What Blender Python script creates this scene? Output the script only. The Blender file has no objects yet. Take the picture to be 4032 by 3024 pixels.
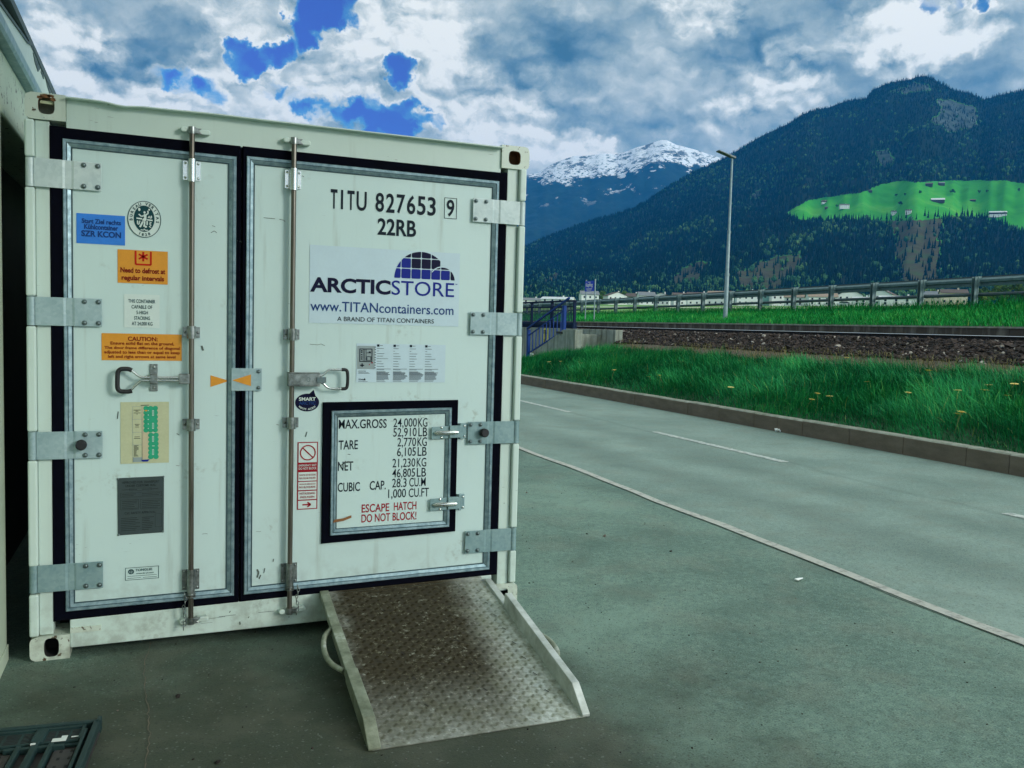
import bpy, bmesh, math, random
import numpy as np
from mathutils import Vector, Matrix
rad = math.radians
random.seed(7)
rng = np.random.default_rng(7)
sc = bpy.context.scene
COL = sc.collection
# ------------------------------------------------------------------ camera
cam_d = bpy.data.cameras.new('camera')
cam = bpy.data.objects.new('camera', cam_d)
COL.objects.link(cam)
CAM = Vector((0.5435557, -4.458594, 1.6114205))
yaw, pitch, roll = 0.389461223, -0.0666665095, 0.0273425791
fw = Vector((math.sin(yaw)*math.cos(pitch), math.cos(yaw)*math.cos(pitch), math.sin(pitch)))
rt = Vector((math.cos(yaw), -math.sin(yaw), 0.0))
up = rt.cross(fw)
r2 = math.cos(roll)*rt + math.sin(roll)*up
u2 = -math.sin(roll)*rt + math.cos(roll)*up
cam.matrix_world = Matrix(((r2.x, u2.x, -fw.x, CAM.x), (r2.y, u2.y, -fw.y, CAM.y), (r2.z, u2.z, -fw.z, CAM.z), (0, 0, 0, 1)))
cam_d.sensor_width = 36.0
cam_d.lens = 36.0*3416.96015/4032.0
cam_d.clip_start = 0.05
cam_d.clip_end = 30000.0
sc.camera = cam
# ------------------------------------------------------------------ exposure
sc.view_settings.view_transform = 'Standard'
sc.view_settings.look = 'None'
sc.view_settings.exposure = 0.55
sc.view_settings.gamma = 1.0
sc.view_settings.use_curve_mapping = False
sc.cycles.max_bounces = 8
sc.cycles.volume_bounces = 1
sc.cycles.transparent_max_bounces = 8

def dirv(az, el):
    a, e = rad(az), rad(el)
    return Vector((math.sin(a)*math.cos(e), math.cos(a)*math.cos(e), math.sin(e)))
# ------------------------------------------------------------------ sun (soft, behind thin cloud)
SUN_AZ, SUN_EL = 140.0, 18.0
sun_d = bpy.data.lights.new('sun', 'SUN')
sun_d.energy = 1.5
sun_d.angle = rad(14)
sun_d.color = (1.0, 0.97, 0.90)
sun = bpy.data.objects.new('sun', sun_d)
COL.objects.link(sun)
sun.rotation_euler = (-dirv(SUN_AZ, SUN_EL)).to_track_quat('-Z', 'Y').to_euler()
sun.location = (20, -20, 40)

# ------------------------------------------------------------------ node helper
class N:
    def __init__(s, tree):
        s.t = tree; s.n = tree.nodes; s.l = tree.links
    def new(s, typ, **kw):
        n = s.n.new(typ)
        for k, v in kw.items(): setattr(n, k, v)
        return n
    def set(s, sock, v):
        if v is None: return
        if isinstance(v, bpy.types.NodeSocket): s.l.new(v, sock)
        else: sock.default_value = v
    def math(s, op, a, b=None, c=None, clamp=False):
        n = s.new('ShaderNodeMath', operation=op, use_clamp=clamp)
        s.set(n.inputs[0], a); s.set(n.inputs[1], b); s.set(n.inputs[2], c)
        return n.outputs[0]
    def vmath(s, op, a, b=None, out=0):
        n = s.new('ShaderNodeVectorMath', operation=op)
        s.set(n.inputs[0], a); s.set(n.inputs[1], b)
        return n.outputs['Value'] if op in ('DOT_PRODUCT', 'LENGTH') else n.outputs[out]
    def scale(s, v, k):
        n = s.new('ShaderNodeVectorMath', operation='SCALE'); s.set(n.inputs[0], v); s.set(n.inputs['Scale'], k); return n.outputs[0]
    def noise(s, vec, scale, detail=4.0, rough=0.55, dist=0.0, out='Fac', lac=2.0):
        n = s.new('ShaderNodeTexNoise'); s.set(n.inputs['Vector'], vec)
        n.inputs['Scale'].default_value = scale; n.inputs['Detail'].default_value = detail
        n.inputs['Roughness'].default_value = rough; n.inputs['Distortion'].default_value = dist
        n.inputs['Lacunarity'].default_value = lac
        return n.outputs[out]
    def voronoi(s, vec, scale, feature='F1', out='Distance'):
        n = s.new('ShaderNodeTexVoronoi', feature=feature); s.set(n.inputs['Vector'], vec); n.inputs['Scale'].default_value = scale
        return n.outputs[out]
    def mapr(s, v, a, b, c=0.0, d=1.0, smooth=True):
        n = s.new('ShaderNodeMapRange', interpolation_type='SMOOTHSTEP' if smooth else 'LINEAR')
        s.set(n.inputs[0], v); s.set(n.inputs[1], a); s.set(n.inputs[2], b); s.set(n.inputs[3], c); s.set(n.inputs[4], d)
        return n.outputs[0]
    def ramp(s, fac, stops, interp='LINEAR'):
        n = s.new('ShaderNodeValToRGB'); cr = n.color_ramp; cr.interpolation = interp
        while len(cr.elements) < len(stops): cr.elements.new(0.5)
        for e, (p, c) in zip(cr.elements, stops):
            e.position = p; e.color = (*c, 1.0)
        s.set(n.inputs[0], fac); return n.outputs[0]
    def mix(s, fac, a, b, blend='MIX'):
        n = s.new('ShaderNodeMix', data_type='RGBA', blend_type=blend)
        s.set(n.inputs[0], fac)
        for k, v in ((6, a), (7, b)):
            if isinstance(v, tuple): v = (*v[:3], 1.0)
            s.set(n.inputs[k], v)
        return n.outputs[2]
    def xyz(s, v):
        n = s.new('ShaderNodeSeparateXYZ'); s.set(n.inputs[0], v); return n.outputs
    def comb(s, x, y, z):
        n = s.new('ShaderNodeCombineXYZ'); s.set(n.inputs[0], x); s.set(n.inputs[1], y); s.set(n.inputs[2], z); return n.outputs[0]
    def pos(s): return s.new('ShaderNodeNewGeometry').outputs['Position']
    def attr(s, name, out='Fac'):
        n = s.new('ShaderNodeAttribute', attribute_name=name); return n.outputs[out]
    def bump(s, h, strength=0.3, dist=0.01, normal=None):
        n = s.new('ShaderNodeBump'); n.inputs['Strength'].default_value = strength; n.inputs['Distance'].default_value = dist
        s.set(n.inputs['Height'], h)
        if normal is not None: s.set(n.inputs['Normal'], normal)
        return n.outputs[0]

# ------------------------------------------------------------------ sky: blue sky with broken cloud
def build_sky():
    w = bpy.data.worlds.new('World'); sc.world = w; w.use_nodes = True
    g = N(w.node_tree); g.n.clear()
    d = g.new('ShaderNodeTexCoord').outputs['Generated']
    wn = g.noise(d, 16.0, 5.0, 0.62, out='Color')
    wv = g.scale(g.vmath('SUBTRACT', wn, (0.5, 0.5, 0.5)), 0.085)
    dw = g.vmath('NORMALIZE', g.vmath('ADD', d, wv))
    st = g.vmath('MULTIPLY', g.vmath('ADD', d, g.scale(wv, 0.45)), (1.0, 1.0, 1.7))
    def height(v):      # fractal noise with rounded, cauliflower-like heads
        h = g.math('MULTIPLY', g.noise(v, 15.0, 7.0, 0.60), 0.72)
        for sc_, k in ((19.0, 0.20), (45.0, 0.13)):
            vo = g.new('ShaderNodeTexVoronoi', feature='F1'); g.set(vo.inputs['Vector'], v); vo.inputs['Scale'].default_value = sc_
            h = g.math('MULTIPLY_ADD', g.math('SUBTRACT', 0.62, vo.outputs['Distance']), k, h)
        return g.math('ADD', h, 0.10)
    n1 = height(st)
    n2 = height(g.vmath('ADD', st, (0.007, -0.003, 0.015)))
    nl = g.noise(st, 4.0, 4.0, 0.5)
    relief = g.math('SUBTRACT', n1, n2)
    def blobs(lst, acc=None, vec=dw):
        for az, el, r, k in lst:
            dt = g.vmath('DOT_PRODUCT', vec, tuple(dirv(az, el)))
            m = g.mapr(dt, math.cos(rad(r)), math.cos(rad(r*0.25)), 0.0, k)
            acc = m if acc is None else g.math('ADD', acc, m)
        return acc
    H = blobs(HOLES); B = blobs(BRIGHT); D = blobs(DARK)
    V = g.math('MULTIPLY_ADD', nl, 0.70, 0.12)
    V = g.math('MULTIPLY_ADD', n1, 0.42, g.math('SUBTRACT', V, 0.19))
    puff = g.mapr(g.math('ADD', B, g.math('MULTIPLY', H, 0.5)), 0.02, 0.30, 0.55, 2.3)
    V = g.math('MULTIPLY_ADD', g.math('SUBTRACT', V, 0.43), 1.5, 0.45)
    V = g.math('MULTIPLY_ADD', relief, puff, V)
    V = g.math('MULTIPLY_ADD', B, 0.85, V)
    V = g.math('MULTIPLY_ADD', D, -0.9, V)
    hm = g.math('MULTIPLY_ADD', g.math('SUBTRACT', n1, 0.5), 1.5, H)
    V = g.math('ADD', V, g.mapr(hm, 0.05, 0.42, 0.0, 0.16))
    cloud = g.ramp(V, [(0.0, (0.052, 0.115, 0.155)), (0.18, (0.115, 0.195, 0.235)), (0.36, (0.235, 0.315, 0.325)), (0.53, (0.37, 0.435, 0.425)), (0.70, (0.54, 0.585, 0.55)), (0.92, (0.78, 0.79, 0.73))])
    mask = g.mapr(hm, 0.38, 0.72)
    deep = g.mapr(hm, 0.58, 1.0)
    nish = g.new('ShaderNodeTexSky', sky_type='NISHITA')
    nish.sun_disc = False; nish.sun_elevation = rad(SUN_EL); nish.sun_rotation = rad(SUN_AZ)
    # the blue gaps: the Nishita sky at strength 0.1, its hue as deep as the photograph's blue
    blue = g.mix(1.0, nish.outputs[0], g.mix(deep, (0.38, 0.80, 1.08), (0.28, 0.29, 0.95)), 'MULTIPLY')
    glow = g.mapr(g.vmath('DOT_PRODUCT', d, tuple(dirv(SUN_AZ, 42.0))), math.cos(rad(80)), math.cos(rad(25)), 9.5, 21.0)   # cloud is brighter towards the sun
    cl10 = g.scale(cloud, glow)
    col = g.mix(mask, cl10, blue)
    bg = g.new('ShaderNodeBackground'); bg.inputs['Strength'].default_value = 0.1
    g.l.new(col, bg.inputs['Color'])
    out = g.new('ShaderNodeOutputWorld'); g.l.new(bg.outputs[0], out.inputs['Surface'])
# directions (azimuth, elevation, radius in degrees, weight)
HOLES = [(10.6, 19.6, 2.3, .9), (9.2, 18.6, 2.0, .8), (8.0, 17.3, 1.5, .65), (7.0, 16.5, 1.1, .5), (5.0, 15.4, 1.5, 1.0), (6.4, 16.0, 1.2, .45), (14.6, 15.6, 1.45, 1.0), (1.4, 13.5, 1.5, .55), (3.2, 13.0, 1.5, .6),
         (.1, 13.8, 1.1, .45), (7.0, 13.9, 1.4, .55), (8.6, 13.4, 1.4, .55), (12.7, 13.4, 1.6, .6), (11.0, 13.0, 1.5, .5), (14.9, 12.6, 1.7, .75), (15.9, 14.0, 1.1, .45), (12.0, 11.9, 1.8, .6), (14.0, 11.2, 2.0, .7), (16.8, 12.4, 1.0, .5), (9.5, 12.3, 1.2, .5),
         (46.6, 18.9, .9, .6), (48.0, 18.9, .8, .6), (49.7, 18.5, 1.0, .7)]
BRIGHT = [(15.0, 18.4, 3.2, .26), (17.0, 17.2, 2.6, .24), (12.6, 17.3, 2.4, .22), (11.5, 15.8, 2.6, .24), (16.0, 15.5, 2.2, .15), (9.8, 15.1, 2.2, .22), (18.3, 15.3, 2.6, .22), (4.2, 16.9, 2.8, .22), (3.4, 15.0, 2.2, .2),
          (6.0, 14.8, 1.8, .15), (17.6, 13.2, 2.4, .24), (20.4, 13.3, 2.2, .25), (22.6, 11.9, 2.6, .34), (23.0, 14.3, 2.2, .18), (26.5, 11.1, 2.2, .36), (19.3, 11.6, 2.2, .25), (27.6, 14.2, 1.6, .12), (32.4, 19.8, 1.8, .4), (34.9, 19.2, 1.8, .32),
          (39.0, 15.9, 2.2, .26), (43.7, 17.5, 2.6, .36), (45.7, 17.7, 2.4, .36), (47.7, 16.7, 2.6, .40), (49.8, 17.3, 2.0, .36), (44.3, 16.4, 1.8, .25), (46.9, 15.7, 2.0, .3), (37.4, 13.7, 1.6, .18), (40.2, 13.7, 2.0, .22), (36.0, 14.6, 2.6, .12), (34.0, 13.6, 2.0, .12),
          (-3.5, 12.4, 3.4, .30), (.3, 11.7, 3.2, .28), (-4.6, 15.8, 2.6, .22), (-2.4, 15.8, 1.6, .18), (-6.3, 15.4, 2.2, .15), (18.6, 18.9, 2.0, .2), (8.0, 12.2, 2.2, .2), (5.4, 12.0, 1.8, .2), (-7.5, 12.5, 4.0, .2),
          (165, 8, 60, .35), (40, 82, 45, .30)]  # out-of-view bright cloud, added to light the door and open ground
DARK = [(-.2, 15.2, 2.6, .26), (-2.3, 14.3, 2.2, .22), (2.6, 15.6, 1.6, .16), (-3.9, 14.5, 1.6, .14), (23.0, 18.0, 3.4, .22), (25.6, 18.0, 3.6, .2), (27.5, 16.6, 3.2, .18), (24.0, 16.2, 2.6, .16), (36.2, 17.4, 2.4, .26), (38.4, 17.0, 2.0, .22), (29.1, 12.7, 2.6, .2),
        (32.1, 12.6, 2.6, .16), (26.2, 13.0, 1.6, .16), (19.8, 17.2, 1.5, .25), (13.5, 16.6, 1.3, .16), (21.2, 16.0, 1.6, .2), (34.0, 15.6, 2.6, .12), (45.5, 15.9, 1.0, .2), (42.3, 14.6, 3.2, .10), (49.6, 14.6, 2.6, .10), (33.3, 17.4, 2.0, .12), (30.3, 17.8, 3.0, .12), (46.3, 16.3, .9, .2), (24.6, 13.4, 1.7, .2), (16.4, 16.4, 1.0, .15), (11.8, 16.6, 1.0, .1)]
build_sky()

# ------------------------------------------------------------------ object helpers
def origin_of(o):
    v = Vector((0, 0, 0))
    while o is not None:
        v = v + o.location; o = o.parent
    return v
def tag(o, label=None, cat=None, group=None, kind=None):
    if label: o['label'] = label
    if cat: o['category'] = cat
    if group: o['group'] = group
    if kind: o['kind'] = kind
    return o
def thing(name, loc, label, cat, group=None):
    o = bpy.data.objects.new(name, None); o.location = loc; o.empty_display_size = 0.2
    COL.objects.link(o); return tag(o, label, cat, group)

class MB:
    """collects shapes (world coordinates) and links them as ONE mesh object"""
    def __init__(s): s.v = []; s.f = []; s.m = []; s.sm = []; s.cur = 0; s.smooth = False
    def add(s, verts, faces, smooth=None):
        b = len(s.v); s.v.extend([tuple(q) for q in verts])
        for f in faces:
            s.f.append(tuple(b+i for i in f)); s.m.append(s.cur); s.sm.append(s.smooth if smooth is None else smooth)
    def box(s, x0, x1, y0, y1, z0, z1):
        s.add([(x0, y0, z0), (x1, y0, z0), (x1, y1, z0), (x0, y1, z0), (x0, y0, z1), (x1, y0, z1), (x1, y1, z1), (x0, y1, z1)],
              [(0, 3, 2, 1), (4, 5, 6, 7), (0, 1, 5, 4), (1, 2, 6, 5), (2, 3, 7, 6), (3, 0, 4, 7)])
        return s
    def hexa(s, p):  # 8 points: bottom ring, top ring
        s.add(p, [(0, 3, 2, 1), (4, 5, 6, 7), (0, 1, 5, 4), (1, 2, 6, 5), (2, 3, 7, 6), (3, 0, 4, 7)]); return s
    def quad(s, a, b, c, d): s.add([a, b, c, d], [(0, 1, 2, 3)]); return s
    def tube(s, pts, r, n=10, closed=False, cap=True):
        pts = [Vector(p) for p in pts]; k = len(pts); rings = []
        rr = r if isinstance(r, (list, tuple)) else [r]*k
        up0 = None
        for i, p in enumerate(pts):
            if closed: t = pts[(i+1) % k]-pts[i-1]
            elif i == 0: t = pts[1]-p
            elif i == k-1: t = p-pts[i-1]
            else: t = (pts[i+1]-p).normalized()+(p-pts[i-1]).normalized()
            t.normalize()
            if up0 is None:
                up0 = Vector((0, 0, 1)) if abs(t.z) < 0.9 else Vector((0, 1, 0))
            a = up0-t*up0.dot(t)
            if a.length < 1e-6: a = t.orthogonal()
            a.normalize(); up0 = a; b = t.cross(a)
            rings.append([p+(a*math.cos(2*math.pi*j/n)+b*math.sin(2*math.pi*j/n))*rr[i] for j in range(n)])
        vs = [q for rg in rings for q in rg]; fs = []
        for i in range(k if closed else k-1):
            i2 = (i+1) % k
            for j in range(n):
                j2 = (j+1) % n
                fs.append((i*n+j, i*n+j2, i2*n+j2, i2*n+j))
        s.add(vs, fs, True)
        if cap and not closed:
            s.add(rings[0], [tuple(range(n))[::-1]], False); s.add(rings[-1], [tuple(range(n))], False)
        return s
    def prism(s, poly, axis, a0, a1):
        """poly: 2-D points; extruded along axis ('x','y','z') from a0 to a1"""
        n = len(poly)
        def P(q, a):
            if axis == 'x': return (a, q[0], q[1])
            if axis == 'y': return (q[0], a, q[1])
            return (q[0], q[1], a)
        vs = [P(q, a0) for q in poly]+[P(q, a1) for q in poly]
        ar = sum(poly[i][0]*poly[(i+1) % n][1]-poly[(i+1) % n][0]*poly[i][1] for i in range(n))
        f0 = tuple(range(n)); f1 = tuple(range(n, 2*n))
        sides = [(i, (i+1) % n, n+(i+1) % n, n+i) for i in range(n)]
        flip = (ar > 0) == (axis == 'y')
        if flip: s.add(vs, [f0, f1[::-1]]+[x[::-1] for x in sides])
        else: s.add(vs, [f0[::-1], f1]+sides)
        return s
    def cyl(s, c, axis, r, h, n=16, r1=None):
        c = Vector(c); e = {'x': Vector((1, 0, 0)), 'y': Vector((0, 1, 0)), 'z': Vector((0, 0, 1))}[axis]
        return s.tube([c, c+e*h], [r, r if r1 is None else r1], n)
    def disc(s, cx, cz, rx, rz, y, n=32):
        s.add([(cx+rx*math.cos(2*math.pi*i/n), y, cz+rz*math.sin(2*math.pi*i/n)) for i in range(n)], [tuple(range(n))]); return s
    def dome(s, c, r, axis='-y', n=12, k=4, flat=0.7):
        c = Vector(c); rings = []
        for i in range(k+1):
            a = 0.5*math.pi*i/k
            rr, h = r*math.cos(a), r*flat*math.sin(a)
            ring = []
            for j in range(n):
                t = 2*math.pi*j/n; u, v = rr*math.cos(t), rr*math.sin(t)
                ring.append(c+(Vector((u, -h, v)) if axis == '-y' else Vector((u, v, h))))
            rings.append(ring)
        vs = [q for g in rings for q in g]; fs = []
        for i in range(k):
            for j in range(n):
                fs.append((i*n+j, i*n+(j+1) % n, (i+1)*n+(j+1) % n, (i+1)*n+j))
        s.add(vs, fs, True); return s
    def stroke(s, pts, w, y):
        for (x0, z0), (x1, z1) in zip(pts[:-1], pts[1:]):
            dx, dz = x1-x0, z1-z0; L = math.hypot(dx, dz) or 1
            nx, nz = -dz/L*w/2, dx/L*w/2
            s.quad((x0-nx, y, z0-nz), (x1-nx, y, z1-nz), (x1+nx, y, z1+nz), (x0+nx, y, z0+nz))
        return s
    def rect(s, x0, x1, z0, z1, y): return s.quad((x0, y, z0), (x1, y, z0), (x1, y, z1), (x0, y, z1))
    def ring(s, cx, cz, r0x, r0z, r1x, r1z, y, n=40):
        a = [(cx+r0x*math.cos(2*math.pi*i/n), y, cz+r0z*math.sin(2*math.pi*i/n)) for i in range(n)]
        b = [(cx+r1x*math.cos(2*math.pi*i/n), y, cz+r1z*math.sin(2*math.pi*i/n)) for i in range(n)]
        s.add(a+b, [(i, (i+1) % n, n+(i+1) % n, n+i) for i in range(n)]); return s
    def frame(s, corners, prof):
        """mitred frame sweep. corners: TL,TR,BR,BL as (x,z); prof: (inset, y)"""
        (ax, az), (bx, bz), (cx, cz), (dx, dz) = corners
        loops = [[(ax+o, y, az-o), (bx-o, y, bz-o), (cx-o, y, cz+o), (dx+o, y, dz+o)] for o, y in prof]
        for l0, l1 in zip(loops[:-1], loops[1:]):
            for i in range(4):
                j = (i+1) % 4
                s.quad(l0[i], l1[i], l1[j], l0[j])
        return s
    def text(s, txt, x0, x1, z0, z1, y, w=0.0, align=None):
        vs, fs = text_mesh(txt, w)
        a = vs.min(0); b = vs.max(0); d = np.maximum(b-a, 1e-6)
        if align == 'prop':      # keep the proportions, fit the height, centre on x0..x1
            k = (z1-z0)/d[1]; W_ = d[0]*k
            if W_ > (x1-x0): k *= (x1-x0)/W_
            cx, cz = (x0+x1)/2, (z0+z1)/2
            q = [(cx+(p[0]-(a[0]+b[0])/2)*k, y, cz+(p[1]-(a[1]+b[1])/2)*k) for p in vs]
        else:
            q = [(x0+(p[0]-a[0])/d[0]*(x1-x0), y, z0+(p[1]-a[1])/d[1]*(z1-z0)) for p in vs]
        s.add(q, fs); return s
    def build(s, name, mats, parent=None, bevel=0.0, seg=2, label=None):
        me = bpy.data.meshes.new(name)
        o0 = origin_of(parent)
        vs = np.array(s.v, dtype=float)-np.array(o0)
        me.from_pydata(vs.tolist(), [], s.f)
        if not isinstance(mats, (list, tuple)): mats = [mats]
        for m in mats: me.materials.append(m)
        me.polygons.foreach_set('material_index', s.m)
        me.polygons.foreach_set('use_smooth', s.sm)
        me.update()
        o = bpy.data.objects.new(name, me); COL.objects.link(o); o.parent = parent
        if bevel:
            b = o.modifiers.new('bevel', 'BEVEL'); b.width = bevel; b.segments = seg; b.limit_method = 'ANGLE'; b.angle_limit = rad(40); b.harden_normals = False
        if label: o['label'] = label
        return o
_tc = {}
def text_mesh(txt, w=0.0):
    if (txt, w) in _tc: return _tc[(txt, w)]
    c = bpy.data.curves.new('lettering', 'FONT'); c.body = txt; c.size = 1.0; c.offset = w; c.resolution_u = 4; c.fill_mode = 'FRONT'
    o = bpy.data.objects.new('lettering', c); COL.objects.link(o)
    me = bpy.data.meshes.new_from_object(o)
    vs = np.array([v.co[:2] for v in me.vertices]); fs = [tuple(p.vertices) for p in me.polygons]
    COL.objects.unlink(o); bpy.data.objects.remove(o); bpy.data.curves.remove(c); bpy.data.meshes.remove(me)
    _tc[(txt, w)] = (vs, fs); return vs, fs
def np_mesh(name, verts, faces, mats, parent=None, smooth=False, attrs=None, mat_idx=None):
    """fast mesh from numpy arrays; faces (n,3) or (n,4)"""
    me = bpy.data.meshes.new(name); verts = np.asarray(verts, np.float32); faces = np.asarray(faces, np.int32)
    k = faces.shape[1]
    me.vertices.add(len(verts)); me.vertices.foreach_set('co', (verts-np.array(origin_of(parent), np.float32)).ravel())
    me.loops.add(faces.size); me.loops.foreach_set('vertex_index', faces.ravel())
    me.polygons.add(len(faces)); me.polygons.foreach_set('loop_start', np.arange(0, faces.size, k, dtype=np.int32))
    me.polygons.foreach_set('loop_total', np.full(len(faces), k, np.int32))
    me.polygons.foreach_set('use_smooth', np.full(len(faces), smooth, bool))
    for m in (mats if isinstance(mats, (list, tuple)) else [mats]): me.materials.append(m)
    if mat_idx is not None: me.polygons.foreach_set('material_index', mat_idx)
    for an, av in (attrs or {}).items():
        at = me.attributes.new(an, 'FLOAT', 'POINT'); at.data.foreach_set('value', np.asarray(av, np.float32))
    me.update(calc_edges=True); me.validate()
    o = bpy.data.objects.new(name, me); COL.objects.link(o); o.parent = parent
    return o
# lattice value noise for terrain
def vnoise(x, y, seed=0):
    xi = np.floor(x).astype(np.int64); yi = np.floor(y).astype(np.int64); xf = x-xi; yf = y-yi
    def h(a, b):
        n = (a*374761393+b*668265263+seed*1442695041) & 0x7fffffff
        n = ((n ^ (n >> 13))*1274126177) & 0x7fffffff
        return ((n ^ (n >> 16)) & 0xffff)/65535.0
    u = xf*xf*(3-2*xf); v = yf*yf*(3-2*yf)
    return (h(xi, yi)*(1-u)+h(xi+1, yi)*u)*(1-v)+(h(xi, yi+1)*(1-u)+h(xi+1, yi+1)*u)*v
def fbm(x, y, oct=4, seed=0):
    s = 0; a = 1; t = 0
    for i in range(oct):
        s = s+a*vnoise(x*2**i, y*2**i, seed+i); t += a; a *= 0.5
    return s/t-0.5
# ------------------------------------------------------------------ materials
def mat(name, fn, rough=0.6, metal=0.0, spec=0.5):
    m = bpy.data.materials.new(name); m.use_nodes = True
    g = N(m.node_tree); b = m.node_tree.nodes['Principled BSDF']
    b.inputs['Roughness'].default_value = rough; b.inputs['Metallic'].default_value = metal; b.inputs['Specular IOR Level'].default_value = spec
    r = fn(g) if callable(fn) else {'c': fn}
    if not isinstance(r, dict): r = {'c': r}
    for k, s in (('c', 'Base Color'), ('r', 'Roughness'), ('n', 'Normal'), ('m', 'Metallic'), ('tr', 'Transmission Weight'), ('ss', 'Subsurface Weight')):
        if k in r:
            v = r[k]
            if isinstance(v, tuple): v = (*v[:3], 1.0)
            g.set(b.inputs[s], v)
    return m
def varied(c, amt=0.18, scale=6.0, detail=5.0, bump=0.0, bscale=60.0, stretch=None):
    """base colour with patchy variation and fine grain"""
    def fn(g):
        p = g.pos()
        if stretch: p = g.vmath('MULTIPLY', p, stretch)
        n = g.noise(p, scale, detail, 0.6); n2 = g.noise(p, scale*9, 3.0, 0.6)
        f = g.math('MULTIPLY_ADD', n2, 0.35, g.math('MULTIPLY', n, 0.65))
        lo = tuple(x*(1-amt) for x in c); hi = tuple(min(1, x*(1+amt)) for x in c)
        d = {'c': g.ramp(f, [(0.3, lo), (0.7, hi)])}
        if bump: d['n'] = g.bump(g.noise(p, bscale, 4.0, 0.6), bump, 0.004)
        return d
    return fn
# white container paint with grime, streaks and scuffs
def paint(c, grime=(0.30, 0.36, 0.30), amount=1.0, chips=False):
    def fn(g):
        p = g.pos()
        n = g.noise(p, 1.6, 4.0, 0.55)
        col = g.mix(g.mapr(n, 0.35, 0.7, 0.0, 0.16*amount), c, tuple(x*0.86 for x in c))
        st = g.noise(g.vmath('MULTIPLY', p, (14.0, 14.0, 1.1)), 1.0, 5.0, 0.6)          # rain streaks
        col = g.mix(g.mapr(st, 0.56, 0.78, 0.0, 0.34*amount), col, grime)
        sm = g.math('MULTIPLY', g.mapr(g.noise(p, 3.1, 3.0, 0.5), 0.58, 0.72), g.mapr(g.noise(p, 34.0, 5.0, 0.65), 0.48, 0.66))
        col = g.mix(g.math('MULTIPLY', sm, 0.45*amount), col, grime)                     # smudges
        sc_ = g.noise(g.vmath('MULTIPLY', p, (2.2, 2.2, 22.0)), 6.0, 3.0, 0.55)
        ms = g.mapr(g.noise(p, 5.0, 2.0, 0.5), 0.60, 0.68)
        col = g.mix(g.math('MULTIPLY', g.mapr(sc_, 0.665, 0.70), g.math('MULTIPLY', ms, 0.55*amount)), col, (0.09, 0.11, 0.10))   # scuffs
        if chips:
            ch = g.mapr(g.noise(p, 26.0, 6.0, 0.7), 0.605, 0.63)
            col = g.mix(ch, col, g.mix(g.noise(p, 90.0, 2.0), (0.10, 0.045, 0.015), (0.035, 0.03, 0.02)))
        z = g.xyz(p)[2]
        low = g.math('MULTIPLY', g.mapr(z, 0.5, 0.03), g.mapr(g.noise(p, 9.0, 6.0, 0.65), 0.42, 0.66))
        col = g.mix(g.math('MULTIPLY', low, 0.35*amount), col, (0.17, 0.17, 0.12))       # splash dirt
        return {'c': col, 'n': g.bump(g.noise(p, 22.0, 4.0, 0.5), 0.05, 0.01), 'r': g.mapr(n, 0.3, 0.7, 0.36, 0.52)}
    return fn
WHITE = (0.545, 0.705, 0.670)
M = {}
M['door'] = mat('door_paint', paint(WHITE, amount=1.35), 0.42)
M['frame'] = mat('frame_paint', paint((0.56, 0.69, 0.62), amount=1.15), 0.45)
M['cast'] = mat('casting_paint', paint((0.56, 0.64, 0.54), amount=1.6, chips=True), 0.5)
M['rust'] = mat('rust', varied((0.16, 0.075, 0.028), 0.5, 40.0), 0.85)
M['hole'] = mat('dark_cavity', (0.012, 0.012, 0.012), 0.9)
M['holep'] = mat('cavity_paint', varied((0.30, 0.31, 0.24), 0.3, 20.0), 0.7)
M['gasket'] = mat('rubber_gasket', varied((0.0015, 0.002, 0.006), 0.4, 12.0), 0.85, spec=0.06)
M['alu'] = mat('aluminium', lambda g: {'c': g.ramp(g.noise(g.vmath('MULTIPLY', g.pos(), (3, 3, 3)), 9.0, 6.0, 0.65), [(0.3, (0.125, 0.215, 0.245)), (0.62, (0.30, 0.42, 0.45))]), 'r': g.mapr(g.noise(g.pos(), 30.0, 4.0), 0.3, 0.7, 0.34, 0.55)}, 0.45, 0.65)
M['seal'] = mat('sealant', (0.05, 0.09, 0.10), 0.6, spec=0.12)
def galv(lo, hi):
    return lambda g: {'c': g.ramp(g.math('MULTIPLY_ADD', g.voronoi(g.pos(), 70.0, out='Color'), 0.22, g.math('MULTIPLY', g.noise(g.pos(), 7.0, 6.0, 0.6), 0.8)), [(0.3, lo), (0.68, hi)]), 'r': g.mapr(g.noise(g.pos(), 25.0, 4.0), 0.3, 0.7, 0.38, 0.6)}
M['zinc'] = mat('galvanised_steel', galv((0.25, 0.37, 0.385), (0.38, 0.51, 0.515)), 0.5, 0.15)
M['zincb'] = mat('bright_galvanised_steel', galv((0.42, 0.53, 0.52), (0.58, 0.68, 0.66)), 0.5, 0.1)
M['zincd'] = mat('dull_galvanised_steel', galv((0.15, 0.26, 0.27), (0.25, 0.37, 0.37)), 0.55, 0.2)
M['bolt'] = mat('bolt_steel', (0.15, 0.20, 0.20), 0.4, 0.8)
M['rod'] = mat('rod_steel', lambda g: {'c': g.ramp(g.noise(g.vmath('MULTIPLY', g.pos(), (60, 60, 3)), 1.0, 5.0, 0.6), [(0.3, (0.09, 0.08, 0.065)), (0.7, (0.22, 0.21, 0.175))])}, 0.36, 0.85)
M['cam'] = mat('cam_steel', lambda g: {'c': g.ramp(g.noise(g.pos(), 30.0, 5.0, 0.6), [(0.3, (0.12, 0.14, 0.13)), (0.7, (0.38, 0.42, 0.40))])}, 0.36, 0.85)
M['chrome'] = mat('bright_steel', (0.62, 0.66, 0.62), 0.22, 0.95)
M['black'] = mat('black_rubber', varied((0.010, 0.012, 0.014), 0.4, 60.0), 0.6)
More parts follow.
